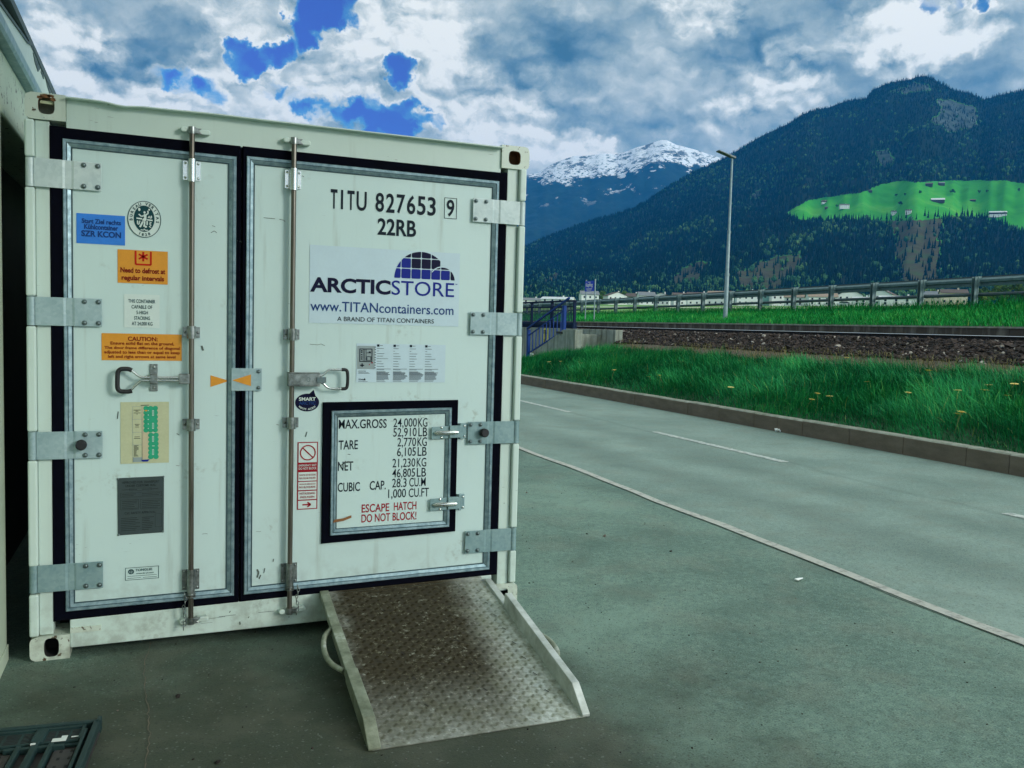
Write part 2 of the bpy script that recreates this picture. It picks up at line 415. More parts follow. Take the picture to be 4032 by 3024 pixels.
M['ink'] = mat('black_vinyl', (0.008, 0.016, 0.026), 0.5, spec=0.12)
M['navy'] = mat('navy_vinyl', (0.005, 0.006, 0.032), 0.45, spec=0.12)
M['blue'] = mat('blue_vinyl', (0.010, 0.022, 0.235), 0.45, spec=0.12)
M['blue2'] = mat('dark_blue_vinyl', (0.012, 0.050, 0.19), 0.45, spec=0.12)
M['red'] = mat('red_vinyl', (0.30, 0.010, 0.022), 0.5, spec=0.12)
M['bluest'] = mat('blue_sticker', varied((0.018, 0.19, 0.66), 0.10, 20.0), 0.45)
M['orange'] = mat('orange_sticker', varied((0.66, 0.275, 0.012), 0.10, 20.0), 0.5)
M['dkred'] = mat('dark_red_vinyl', (0.19, 0.010, 0.006), 0.5, spec=0.12)
M['redbr'] = mat('bright_red_vinyl', (0.50, 0.018, 0.008), 0.5, spec=0.12)
M['sheet'] = mat('pale_sheet', varied((0.50, 0.65, 0.70), 0.05, 8.0), 0.4)
M['paper'] = mat('white_sticker', varied((0.60, 0.71, 0.66), 0.05, 10.0), 0.45)
M['beige'] = mat('yellowed_paper', varied((0.49, 0.52, 0.32), 0.10, 9.0), 0.5)
M['green'] = mat('green_sticker', varied((0.010, 0.34, 0.175), 0.12, 30.0), 0.5)
M['tan'] = mat('tan_paper', varied((0.53, 0.47, 0.30), 0.08, 9.0), 0.5)
M['greyb'] = mat('grey_print', (0.26, 0.33, 0.33), 0.5)
M['plate'] = mat('data_plate', varied((0.040, 0.062, 0.062), 0.15, 25.0), 0.5, 0.2)
M['dark'] = mat('dark_print', (0.022, 0.034, 0.034), 0.5, spec=0.12)
M['teal'] = mat('teal_vinyl', (0.008, 0.055, 0.062), 0.45, spec=0.12)
M['brown'] = mat('brown_tape', varied((0.23, 0.10, 0.03), 0.15, 30.0), 0.6)
M['scuff'] = mat('scuff_mark', varied((0.10, 0.125, 0.11), 0.4, 80.0), 0.7, spec=0.12)
# asphalt
def asphalt(lo, hi, patch=0.35, spec=True, bands=False):
    def fn(g):
        p = g.pos()
        big = g.noise(p, 0.55, 5.0, 0.6); fine = g.noise(p, 130.0, 3.0, 0.7); mid = g.noise(p, 22.0, 6.0, 0.72)
        f = g.math('MULTIPLY_ADD', mid, 0.30, g.math('MULTIPLY', fine, 0.40))
        f = g.math('MULTIPLY_ADD', big, 0.30, f)
        col = g.ramp(f, [(0.43, lo), (0.57, hi)])
        col = g.mix(g.mapr(g.noise(p, 1.7, 4.0, 0.6, 0.6), 0.50, 0.68, 0.0, patch), col, tuple(x*0.72 for x in lo))
        if not bands:   # foreground shade painted in as dark brown, along with some real stain
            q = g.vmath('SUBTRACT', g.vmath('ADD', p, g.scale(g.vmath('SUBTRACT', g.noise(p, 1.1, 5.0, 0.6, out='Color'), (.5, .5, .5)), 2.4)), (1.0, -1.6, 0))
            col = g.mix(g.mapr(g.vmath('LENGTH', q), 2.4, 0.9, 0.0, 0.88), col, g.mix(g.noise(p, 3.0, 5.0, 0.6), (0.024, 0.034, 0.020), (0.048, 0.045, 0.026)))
        hue = g.noise(p, 2.6, 4.0, 0.6)
        col = g.mix(g.mapr(hue, 0.45, 0.68, 0.0, 0.20), col, (0.170, 0.165, 0.125))
        if bands:   # wheel tracks polished by traffic, along the road
            x = g.xyz(g.vmath('ADD', p, g.scale(g.vmath('SUBTRACT', g.noise(p, 0.35, 3.0, out='Color'), (.5, .5, .5)), 0.9)))[0]
            for cx, w, k in ((5.9, 0.55, 0.34), (7.1, 0.5, 0.26), (7.75, 0.10, 0.25)):
                d = g.math('ABSOLUTE', g.math('SUBTRACT', x, cx))
                col = g.mix(g.mapr(d, w, 0.0, 0.0, k), col, tuple(v*0.55 for v in lo))
        vor = g.voronoi(p, 140.0, out='Color')
        stone = g.mapr(g.xyz(vor)[0], 0.970, 0.990)
        col = g.mix(g.math('MULTIPLY', stone, 0.20), col, (0.36, 0.40, 0.37))
        stone2 = g.mapr(g.xyz(vor)[1], 0.94, 0.96)
        col = g.mix(g.math('MULTIPLY', stone2, 0.5), col, (0.03, 0.035, 0.032))
        b = g.bump(g.math('ADD', g.math('MULTIPLY', fine, 0.6), g.math('MULTIPLY', g.noise(p, 45.0, 3.0), 0.6)), 0.55, 0.005)
        return {'c': col, 'n': b, 'r': g.mapr(mid, 0.3, 0.7, 0.72, 0.92)}
    return fn
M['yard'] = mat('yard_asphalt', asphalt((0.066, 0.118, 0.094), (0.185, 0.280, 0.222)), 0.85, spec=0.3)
M['road'] = mat('road_asphalt', asphalt((0.118, 0.182, 0.152), (0.232, 0.318, 0.270), 0.22, bands=True), 0.85, spec=0.3)
M['line'] = mat('worn_road_paint', lambda g: {'c': g.mix(g.mapr(g.noise(g.pos(), 16.0, 6.0, 0.7), 0.40, 0.62), (0.45, 0.50, 0.45), (0.21, 0.245, 0.22))}, 0.8)
M['edge'] = mat('pale_edge_stone', lambda g: {'c': g.mix(g.mapr(g.noise(g.pos(), 14.0, 6.0, 0.7), 0.45, 0.70), (0.39, 0.40, 0.35), (0.19, 0.20, 0.175)), 'n': g.bump(g.noise(g.pos(), 60.0, 4.0), 0.4, 0.004)}, 0.85)
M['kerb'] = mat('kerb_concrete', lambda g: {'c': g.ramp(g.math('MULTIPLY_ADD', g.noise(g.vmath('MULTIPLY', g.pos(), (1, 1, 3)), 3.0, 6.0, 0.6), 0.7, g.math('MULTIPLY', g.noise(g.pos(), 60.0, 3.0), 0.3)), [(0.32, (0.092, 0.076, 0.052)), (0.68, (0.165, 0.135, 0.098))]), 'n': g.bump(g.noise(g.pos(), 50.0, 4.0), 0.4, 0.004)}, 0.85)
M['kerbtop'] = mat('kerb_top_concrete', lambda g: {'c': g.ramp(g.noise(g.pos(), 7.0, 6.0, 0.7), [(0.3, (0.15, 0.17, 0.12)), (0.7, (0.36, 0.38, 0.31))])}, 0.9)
M['conc'] = mat('concrete', lambda g: {'c': g.mix(g.mapr(g.noise(g.vmath('MULTIPLY', g.pos(), (5, 5, 0.5)), 1.3, 6.0, 0.65), 0.42, 0.7), g.ramp(g.noise(g.pos(), 3.0, 6.0, 0.65), [(0.3, (0.20, 0.235, 0.19)), (0.7, (0.34, 0.385, 0.32))]), (0.12, 0.14, 0.105)), 'n': g.bump(g.noise(g.pos(), 30.0, 4.0), 0.3, 0.006)}, 0.85)
M['concd'] = mat('weathered_concrete', lambda g: {'c': g.mix(g.mapr(g.noise(g.vmath('MULTIPLY', g.pos(), (1, 3, 0.5)), 1.0, 6.0, 0.7), 0.45, 0.65), (0.060, 0.052, 0.040), (0.16, 0.155, 0.125))}, 0.9)
M['earth'] = mat('soil', lambda g: {'c': g.ramp(g.noise(g.pos(), 5.0, 7.0, 0.7), [(0.3, (0.035, 0.030, 0.016)), (0.55, (0.085, 0.068, 0.040)), (0.75, (0.13, 0.115, 0.072))]), 'n': g.bump(g.noise(g.pos(), 24.0, 5.0), 0.8, 0.03)}, 0.95)
M['turf'] = mat('turf', lambda g: {'c': g.ramp(g.noise(g.pos(), 3.0, 7.0, 0.7), [(0.3, (0.006, 0.034, 0.012)), (0.7, (0.016, 0.085, 0.024))])}, 0.95)
M['stone'] = mat('ballast_stone', lambda g: {'c': g.mix(g.mapr(g.attr('tint'), 0.965, 0.98), g.ramp(g.attr('tint'), [(0.0, (0.006, 0.005, 0.004)), (0.5, (0.022, 0.014, 0.010)), (0.92, (0.055, 0.038, 0.029))]), (0.34, 0.31, 0.26))}, 0.9)
M['rail'] = mat('rusty_rail', varied((0.010, 0.008, 0.008), 0.4, 9.0), 0.8)
M['railtop'] = mat('polished_rail_head', (0.92, 0.94, 0.94), 0.30, 0.75)
M['sleeper'] = mat('sleeper_wood', varied((0.035, 0.028, 0.022), 0.4, 12.0), 0.9)
M['bluepaint'] = mat('blue_railing_paint', varied((0.004, 0.040, 0.20), 0.2, 5.0), 0.5, spec=0.2)
M['bluedark'] = mat('dark_blue_railing_paint', varied((0.003, 0.016, 0.050), 0.2, 5.0), 0.6, spec=0.15)
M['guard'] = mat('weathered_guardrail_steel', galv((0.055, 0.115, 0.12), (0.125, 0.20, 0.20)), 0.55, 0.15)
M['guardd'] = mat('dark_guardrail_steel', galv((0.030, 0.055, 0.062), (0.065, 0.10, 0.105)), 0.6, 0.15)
M['lamp'] = mat('lamp_post_steel', galv((0.17, 0.26, 0.27), (0.29, 0.39, 0.40)), 0.5, 0.2)
M['lamphead'] = mat('lamp_head_paint', (0.10, 0.135, 0.135), 0.5)
M['signblue'] = mat('sign_blue', (0.008, 0.050, 0.52), 0.4)
M['white'] = mat('white_paint', varied((0.72, 0.76, 0.72), 0.06, 5.0), 0.5)
M['yellow'] = mat('yellow_paint', varied((0.62, 0.56, 0.10), 0.12, 9.0), 0.6)
def blade(cols):
    return lambda g: {'c': g.ramp(g.attr('tint'), cols), 'ss': 0.0}
M['grass'] = mat('grass_blade', blade([(0.0, (0.003, 0.065, 0.026)), (0.5, (0.010, 0.205, 0.060)), (0.85, (0.045, 0.38, 0.095)), (0.95, (0.13, 0.38, 0.08)), (1.0, (0.38, 0.42, 0.14))]), 0.7, spec=0.08)
M['grass2'] = mat('mown_grass_blade', blade([(0.0, (0.005, 0.105, 0.024)), (0.6, (0.010, 0.28, 0.050)), (0.94, (0.045, 0.38, 0.065)), (1.0, (0.26, 0.40, 0.10))]), 0.7, spec=0.08)
M['drygrass'] = mat('dry_grass_blade', blade([(0.0, (0.05, 0.075, 0.018)), (0.5, (0.14, 0.135, 0.040)), (1.0, (0.30, 0.25, 0.10))]), 0.7, spec=0.2)
M['petal'] = mat('dandelion_petal', varied((0.90, 0.72, 0.20), 0.12, 90.0), 0.6)
M['stem'] = mat('dandelion_stem', (0.16, 0.21, 0.07), 0.6)
# ramp tread plate: bare aluminium, trodden brown up the middle
def rampfn(g, dark_bars=False):
    p = g.pos(); s = g.xyz(p)
    n = g.noise(p, 7.0, 7.0, 0.72); n3 = g.noise(p, 24.0, 6.0, 0.7); n4 = g.noise(p, 90.0, 4.0, 0.65)
    x = g.math('MULTIPLY_ADD', s[1], -0.10, g.math('ADD', s[0], g.math('MULTIPLY_ADD', n, 0.30, -0.15)))
    side = g.math('ABSOLUTE', g.math('SUBTRACT', x, 1.72))
    m = g.mapr(side, 0.52, 0.24)                                             # muddy middle
    m = g.math('MULTIPLY', m, g.mapr(s[1], -1.42, -0.80, 0.55, 1.0))         # cleaner towards the foot
    m = g.math('MULTIPLY', m, g.mapr(g.math('ADD', n3, g.math('MULTIPLY', n4, 0.6)), 0.86, 1.14, 1.0, 0.40))
    mud = g.ramp(g.math('MULTIPLY_ADD', n3, 0.6, g.math('MULTIPLY', n4, 0.4)), [(0.3, (0.014, 0.0110, 0.0032)), (0.55, (0.038, 0.030, 0.0090)), (0.76, (0.120, 0.104, 0.040))])
    met = g.ramp(n3, [(0.3, (0.30, 0.33, 0.265)), (0.66, (0.68, 0.73, 0.67))])
    film = g.mapr(n, 0.42, 0.62, 0.0, 0.55)
    met = g.mix(film, met, (0.20, 0.21, 0.115))
    col = g.mix(m, met, mud)
    if dark_bars: col = g.mix(1.0, col, (.80, .80, .74), 'MULTIPLY')
    return {'c': col, 'm': g.math('MULTIPLY', g.math('SUBTRACT', 1.0, m, clamp=True), 0.45), 'r': g.mapr(m, 0.0, 1.0, 0.42, 0.85), 'n': g.bump(n4, 0.25, 0.002)}
M['tread'] = mat('tread_plate', rampfn, 0.5)
M['bars'] = mat('tread_bars', lambda g: rampfn(g, True), 0.5)
M['rampedge'] = mat('ramp_aluminium', lambda g: {'c': g.ramp(g.noise(g.pos(), 9.0, 6.0, 0.7), [(0.34, (0.13, 0.15, 0.095)), (0.58, (0.29, 0.32, 0.235)), (0.74, (0.62, 0.66, 0.60))]), 'r': 0.5, 'n': g.bump(g.noise(g.pos(), 50.0, 4.0), 0.15, 0.002)}, 0.5, 0.35)
M['wall'] = mat('building_wall_paint', lambda g: {'c': g.mix(g.math('MULTIPLY', g.mapr(g.noise(g.pos(), 26.0, 4.0, 0.6), 0.62, 0.645), g.mapr(g.xyz(g.pos())[2], 2.35, 2.5)), g.ramp(g.noise(g.pos(), 2.0, 6.0, 0.6), [(0.3, (0.40, 0.48, 0.36)), (0.7, (0.52, 0.60, 0.46))]), (0.10, 0.11, 0.09))}, 0.6)
M['fascia'] = mat('fascia_sheet', varied((0.50, 0.58, 0.52), 0.10, 3.0), 0.5)
M['trimd'] = mat('dark_flashing', varied((0.045, 0.075, 0.075), 0.3, 9.0), 0.6)
M['crate'] = mat('crate_plastic', varied((0.017, 0.040, 0.039), 0.3, 8.0), 0.45, spec=0.25)
M['rimclean'] = mat('worn_ramp_aluminium', lambda g: {'c': g.ramp(g.noise(g.pos(), 9.0, 6.0, 0.7), [(0.3, (0.34, 0.38, 0.33)), (0.65, (0.64, 0.68, 0.64))]), 'r': 0.5}, 0.5, 0.3)
M['wallgap'] = mat('gap_shade_cladding', varied((0.030, 0.040, 0.036), 0.3, 4.0), 0.8)  # shade of the gap is put into this near-black colour
M['crateb'] = mat('crate_inner_plastic', varied((0.035, 0.028, 0.028), 0.3, 8.0), 0.5)
# ================================================================== container
box = thing('shipping_container', (1.219, 3.0, 0), 'white refrigerated shipping container with double doors, locking rods and stickers', 'container')
def zs(x, z): return z+0.034*max(0.0, 1-z/1.7)*max(0.0, (x-0.3)/2.0)      # the door frame has racked a little
# --- body behind the frame
b = MB(); b.box(0.022, 2.416, 0.10, 6.04, 0.15, 2.555); b.build('insulated_body', M['frame'], box, 0.012)
for x0, x1 in ((0.01, 0.09), (2.348, 2.428)):
    MB().box(x0, x1, 0.18, 5.88, 0.05, 0.17).build('bottom_rail', M['frame'], box, 0.006)
    MB().box(x0, x1, 0.18, 5.88, 2.54, 2.583).build('top_rail', M['frame'], box, 0.006)
# --- corner castings with their oval openings
def casting(x0, x1, z0, z1, hx, hz, hrx, hrz, yf, yb, pocket, rounded, rust=False):
    """front face with a rounded opening; rounded: +1/-1 side whose outer corners are rounded"""
    n = 48; b = MB(); sgn = -1 if yf < yb else 1
    outer = []; inner = []
    cx, cz = hx, hz
    for i in range(n):
        t = 2*math.pi*(i+0.5)/n; c, s = math.cos(t), math.sin(t)
        kx = ((x1 if c > 0 else x0)-cx)/c if abs(c) > 1e-6 else 1e9
        kz = ((z1 if s > 0 else z0)-cz)/s if abs(s) > 1e-6 else 1e9
        k = min(kx, kz); ox, oz = cx+c*k, cz+s*k
        outer.append([ox, oz])
        e = 2.0/3.2
        inner.append((cx+hrx*math.copysign(abs(c)**e, c), cz+hrz*math.copysign(abs(s)**e, s)))
    for q, w in (((x0, z0), 0), ((x1, z0), 0), ((x1, z1), 0), ((x0, z1), 0)):   # snap the nearest sample to each corner
        j = min(range(n), key=lambda i: (outer[i][0]-q[0])**2+(outer[i][1]-q[1])**2); outer[j] = list(q)
    R = 0.028
    for p in outer:                                                              # round the outer corners
        for (qx, qz) in ((x0, z0), (x1, z0), (x1, z1), (x0, z1)):
            if rounded and (qx == x1) == (rounded > 0):
                ccx = qx-R if qx == x1 else qx+R; ccz = qz-R if qz == z1 else qz+R
                if (p[0]-ccx)*(1 if qx == x1 else -1) > 0 and (p[1]-ccz)*(1 if qz == z1 else -1) > 0:
                    L = math.hypot(p[0]-ccx, p[1]-ccz)
                    if L > R: p[0] = ccx+(p[0]-ccx)*R/L; p[1] = ccz+(p[1]-ccz)*R/L
    V = [(o[0], yf, o[1]) for o in outer]+[(i[0], yf, i[1]) for i in inner]
    b.add(V, [(i, (i+1) % n, n+(i+1) % n, n+i) for i in range(n)])
    b.add([(o[0], yf, o[1]) for o in outer]+[(o[0], yb, o[1]) for o in outer], [((i+1) % n, i, n+i, n+(i+1) % n) for i in range(n)], False)
    b.add([(o[0], yb, o[1]) for o in outer], [tuple(range(n))[::-1]])
    yp = yf+(yb-yf)*pocket
    b.cur = 1
    b.add([(i[0], yf, i[1]) for i in inner]+[(i[0], yf+(yb-yf)*0.16, i[1]) for i in inner], [(i, (i+1) % n, n+(i+1) % n, n+i) for i in range(n)])
    b.cur = 2
    b.add([(i[0], yf+(yb-yf)*0.16, i[1]) for i in inner]+[(cx+(i[0]-cx)*1.25, yp, cz+(i[1]-cz)*1.25) for i in inner], [(i, (i+1) % n, n+(i+1) % n, n+i) for i in range(n)])
    b.add([(cx+(i[0]-cx)*1.25, yp, cz+(i[1]-cz)*1.25) for i in inner], [tuple(range(n))])
    return b
o = casting(0.0, 0.164, 2.475, 2.591, 0.087, 2.537, 0.033, 0.038, -0.006, 0.172, 0.45, -1).build('corner_casting', [M['cast'], M['rust'], M['holep']], box, label='rust-stained upper corner casting beside the building')
MB().prism([(0.060, 2.548), (0.113, 2.546), (0.114, 2.559), (0.10, 2.562), (0.085, 2.559), (0.063, 2.561)], 'y', 0.006, 0.02).build('rust_flake', M['beige'], o)
rs = MB()
for cx, cz, rx, rz in ((0.082, 2.578, 0.024, 0.010), (0.105, 2.581, 0.016, 0.007), (0.062, 2.570, 0.014, 0.007), (0.114, 2.566, 0.012, 0.009)):
    pts = [(cx+rx*math.cos(t)*(0.75+0.4*random.random()), -0.0068, cz+rz*math.sin(t)*(0.7+0.5*random.random())) for t in [2*math.pi*i/14 for i in range(14)]]
    rs.add(pts, [tuple(range(14))])
rs.build('rust_patch', M['rust'], o)
casting(2.276, 2.438, 2.467, 2.591, 2.351, 2.526, 0.035, 0.037, -0.006, 0.172, 0.45, 1).build('corner_casting', [M['cast'], M['rust'], M['rust']], box)
casting(0.0, 0.166, 0.0, 0.114, 0.090, 0.060, 0.031, 0.044, -0.006, 0.172, 0.8, -1).build('corner_casting', [M['cast'], M['hole'], M['hole']], box, label='dirty lower corner casting standing on the asphalt')
casting(2.284, 2.438, 0.0, 0.160, 2.352, 0.107, 0.029, 0.027, -0.006, 0.172, 0.8, 1).build('corner_casting', [M['cast'], M['hole'], M['hole']], box, label='lower corner casting behind the foot of the ramp')
for x0, x1, r in ((0.0, 0.162, -1), (2.276, 2.438, 1)):
    for z0 in (0.0, 2.473):
        casting(x0, x1, z0, z0+0.118, (x0+x1)/2, z0+0.06, 0.032, 0.036, 6.064, 5.886, 0.8, r).build('corner_casting', [M['cast'], M['hole'], M['hole']], box)
# --- header, posts, sill
hd = MB(); hd.prism([(0.164, 2.440), (2.276, 2.440), (2.276, 2.570), (0.164, 2.577)], 'y', 0.006, 0.10)
hd.build('header', M['frame'], box, 0.004)
lip = MB(); k = 60; pts = []
for i in range(k+1):
    x = 0.166+(2.274-0.166)*i/k
    dent = -0.010*math.exp(-((x-0.40)/0.055)**2)+0.0028*math.sin(x*9)*math.exp(-((x-0.55)/0.35)**2)
    pts.append((x, 2.578-0.007*i/k+dent))
for (xa, za), (xb, zb) in zip(pts[:-1], pts[1:]):
    lip.hexa([(xa, -0.040, za-0.004), (xb, -0.040, zb-0.004), (xb, 0.13, zb-0.001), (xa, 0.13, za-0.001), (xa, -0.040, za+0.001), (xb, -0.040, zb+0.001), (xb, 0.13, zb+0.006), (xa, 0.13, za+0.006)])
lip.build('roof_lip', M['frame'], box)
for x0, x1 in ((0.040, 0.097), (2.317, 2.380)):
    MB().box(x0, x1, 0.008, 0.11, 0.118, 2.472).build('corner_post', M['frame'], box, 0.003)
for cx in (0.019, 2.402):                     # hinge pin tubes between the hinges
    hz = [(2.176, 2.304), (1.556, 1.685), (0.943, 1.070), (0.320, 0.447)] if cx < 1 else [(2.165, 2.294), (1.560, 1.683), (0.960, 1.083), (0.352, 0.478)]
    zc = 0.116 if cx < 1 else 0.163
    for a, c in [(zc, hz[3][0]), (hz[3][1], hz[2][0]), (hz[2][1], hz[1][0]), (hz[1][1], hz[0][0]), (hz[0][1], 2.474)]:
        MB().box(cx-0.019, cx+0.020, -0.016, 0.09, a+0.002, c-0.003).build('hinge_tube', M['frame'], box, 0.009, 3)
sill = MB(); sill.prism([(0.166, 0.044), (1.30, 0.048), (2.284, 0.052), (2.284, 0.215), (0.166, 0.180)], 'y', 0.006, 0.10)
sill.build('sill', M['frame'], box, 0.005)
MB().box(0.168, 0.30, -0.001, 0.02, 0.116, 0.142).build('casting_ledge', M['cast'], box)
# --- doors
def quad4(x0, x1, zt0, zt1, zb0, zb1): return [(x0, zt0), (x1, zt1), (x1, zb1), (x0, zb0)]
TR = [(0, 0.012), (0, -0.004), (0.003, -0.007), (0.014, -0.006), (0.016, -0.003), (0.019, -0.005), (0.031, 0.0005), (0.034, 0.002)]
def make_door(gx0, gx1, tx0, tx1, gz, tz, label):
    inset = 0.034
    q = quad4(tx0, tx1, *tz)
    pan = MB(); (ax, az), (bx, bz), (cx, cz), (dx, dz) = q
    i = inset
    P = [(dx+i, 0.004, dz+i), (cx-i, 0.004, cz+i), (bx-i, 0.004, bz-i), (ax+i, 0.004, az-i)]
    pan.hexa([P[0], P[1], (P[1][0], 0.09, P[1][2]), (P[0][0], 0.09, P[0][2]), P[3], P[2], (P[2][0], 0.09, P[2][2]), (P[3][0], 0.09, P[3][2])])
    d = pan.build('door', M['door'], box, label=label)
    f = MB(); f.frame(q, TR); f.build('edge_trim', M['alu'], d)
    f = MB(); f.frame(q, [(0.0335, 0.0022), (0.0345, -0.0005), (0.0385, -0.0005), (0.0395, 0.0045)]); f.frame(q, [(0.0165, -0.0045), (0.0185, -0.0045)]); f.build('sealant_line', M['seal'], d)
    g = MB(); o = quad4(gx0, gx1, *gz)
    n0 = [(x, 0.0125, z) for x, z in o]; n1 = [(x, 0.0125, z) for x, z in q]
    for k in range(4): g.quad(n0[k], n1[k], n1[(k+1) % 4], n0[(k+1) % 4])
    ridge = [(x, -0.0005, z) for x, z in [(o[0][0]+.008, o[0][1]-.010), (o[1][0]-.008, o[1][1]-.010), (o[2][0]-.008, o[2][1]+.010), (o[3][0]+.008, o[3][1]+.010)]]
    ri = [(x, 0.002, z) for x, z in [(q[0][0]-.003, q[0][1]+.003), (q[1][0]+.003, q[1][1]+.003), (q[2][0]+.003, q[2][1]-.003), (q[3][0]-.003, q[3][1]-.003)]]
    for k in range(4):
        j = (k+1) % 4
        g.quad(n0[k], ridge[k], ridge[j], n0[j]); g.quad(ridge[k], ri[k], ri[j], ridge[j]); g.quad(ri[k], n1[k], n1[j], ri[j])
    g.build('gasket', M['gasket'], d)
    return d
doorL = make_door(0.095, 0.924, 0.150, 0.901, (2.455, 2.451, 0.175, 0.187), (2.400, 2.392, 0.223, 0.229), 'narrow left door covered in stickers and plates')
doorR = make_door(0.926, 2.318, 0.948, 2.266, (2.452, 2.446, 0.187, 0.212), (2.400, 2.394, 0.229, 0.250), 'wide right door with large lettering and an escape hatch')
# --- hinges
def hinge(side, z0, z1, m, stop=False):
    sx = (lambda x: x) if side < 0 else (lambda x: 2.424-x)
    def bx(b, x0, x1, y0, y1, za, zb):
        a, c = sorted((sx(x0), sx(x1))); b.box(a, c, y0, y1, za, zb)
    b = MB()
    prof = [(0.036, -0.0130), (0.150, -0.0130), (0.160, -0.0095), (0.186, -0.0095), (0.196, -0.0130), (0.309, -0.0130)]
    poly = prof+[(x, y+0.006) for x, y in prof[::-1]]
    b.prism([(sx(x), y) for x, y in poly], 'z', z0, z1)
    h = b.build('hinge', m, box, 0.0012, 1)
    b = MB(); b.tube([(sx(0.020), 0.002, z0), (sx(0.020), 0.002, z1)], 0.019, 20); b.build('knuckle', m, h)
    for x in (0.236, 0.294):
        for z in (z0+0.016, z1-0.016):
            b = MB(); b.cyl((sx(x), -0.0132, z), 'y', 0.0115, -0.003, 12); b.dome((sx(x), -0.0162, z), 0.009, n=10, k=3, flat=0.75); b.build('bolt', M['bolt'], h)
    if stop:
        b = MB(); c = (sx(0.221), -0.0132, (z0+z1)/2+0.003)
        b.tube([Vector(c), Vector(c)+Vector((0, -0.012, 0)), Vector(c)+Vector((0, -0.034, 0)), Vector(c)+Vector((0, -0.040, 0))], [0.017, 0.024, 0.024, 0.018], 20)
        b.build('rubber_buffer', M['black'], h)
    return h
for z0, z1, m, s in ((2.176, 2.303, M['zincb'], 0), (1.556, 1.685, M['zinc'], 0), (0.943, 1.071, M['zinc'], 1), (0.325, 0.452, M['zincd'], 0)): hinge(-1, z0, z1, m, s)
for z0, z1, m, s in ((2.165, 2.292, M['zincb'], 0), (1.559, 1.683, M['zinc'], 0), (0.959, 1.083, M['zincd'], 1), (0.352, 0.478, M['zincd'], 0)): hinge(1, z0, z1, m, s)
# --- locking rods
def locking(xc, door, zlo, zb):
    r = MB(); r.tube([(xc, -0.032, zlo+0.02), (xc, -0.032, 2.495)], 0.0125, 16); rod = r.build('locking_rod', M['rod'], door)
    def bracket(z0, z1, m, plate_w=0.039, barrel=0.021, hexn=14):
        b = MB(); b.box(xc-plate_w, xc-0.014, -0.004, 0.005, z0, z1); b.box(xc+0.014, xc+plate_w, -0.004, 0.005, z0, z1)
        zz0, zz1 = (z0-0.004, z1+0.004) if z1-z0 < 0.07 else (z0-0.012, z1+0.006)
        b.box(xc-0.0165, xc-0.0145, -0.030, 0.004, zz0+.006, zz1-.006); b.box(xc+0.0145, xc+0.0165, -0.030, 0.004, zz0+.006, zz1-.006)
        b.tube([(xc, -0.032, zz0), (xc, -0.032, zz1)], barrel, hexn)
        for x in (xc-plate_w+0.010, xc+plate_w-0.010):
            for z in ((z0+0.010, z1-0.010) if z1-z0 > 0.07 else ((z0+z1)/2,)): b.dome((x, -0.004, z), 0.007, n=8, k=2)
        return b.build('rod_bracket', m, door)
    bracket(2.262, 2.350, M['chrome'], 0.039, 0.019)
    bracket(1.514, 1.565, M['cam']); bracket(1.070, 1.120, M['cam'])
    bracket(zb, zb+0.100, M['cam'], 0.040, 0.020, 6)
    b = MB()
    for z in (zb-0.030, zb-0.018): b.tube([(xc, -0.032, z), (xc, -0.032, z+0.006)], 0.023, 16)
    b.build('rod_collar', M['cam'], door)
    for zc, s in ((2.489, 1), (zlo+0.008, -1)):     # cam ends
        b = MB(); b.tube([(xc, -0.030, zc-0.016), (xc, -0.030, zc+0.016)], 0.017, 12)
        b.prism([(xc-0.012, zc+0.014*s), (xc+0.044, zc+0.012*s), (xc+0.030, zc+0.002*s), (xc+0.046, zc-0.014*s), (xc+0.010, zc-0.014*s), (xc-0.014, zc-0.010*s)], 'y', -0.036, -0.012)
        b.build('cam', M['cam'], door, 0.003)
        for x0, x1, dz in ((xc-0.052, xc-0.018, 0.004), (xc+0.022, xc+0.082, -0.002)):
            b = MB(); n = 18; rx, rz = (x1-x0)/2, 0.013; ex = rx-rz
            loop = [((x0+x1)/2+math.copysign(max(ex, 0), math.cos(t))+rz*math.cos(t), zc+dz*s+rz*math.sin(t)) for t in [2*math.pi*(i+.5)/n for i in range(n)]]
            b.prism(loop, 'y', -0.030, 0.008); b.build('cam_keeper', M['frame'], box, 0.006, 3)
    return rod
rodL = locking(0.6975, doorL, 0.122, 0.279); rodR = locking(1.169, doorR, 0.124, 0.272)
def chain(x, z0, z1, door, y=-0.045):
    b = MB(); n = 9; dz = (z0-z1)/n
    for i in range(n):
        zc = z0-dz*(i+0.5); xx = x+0.005*math.sin(i*1.3); pts = []
        for j in range(10):
            t = 2*math.pi*j/10; u = 0.0062*math.cos(t); w = 0.62*dz*math.sin(t)
            pts.append((xx+u, y, zc+w) if i % 2 else (xx, y+u, zc+w))
        b.tube(pts, 0.0022, 6, closed=True)
    return b.build('chain', M['cam'], door)
chain(0.668, 0.275, 0.095, doorL); chain(1.206, 0.268, 0.115, doorR)
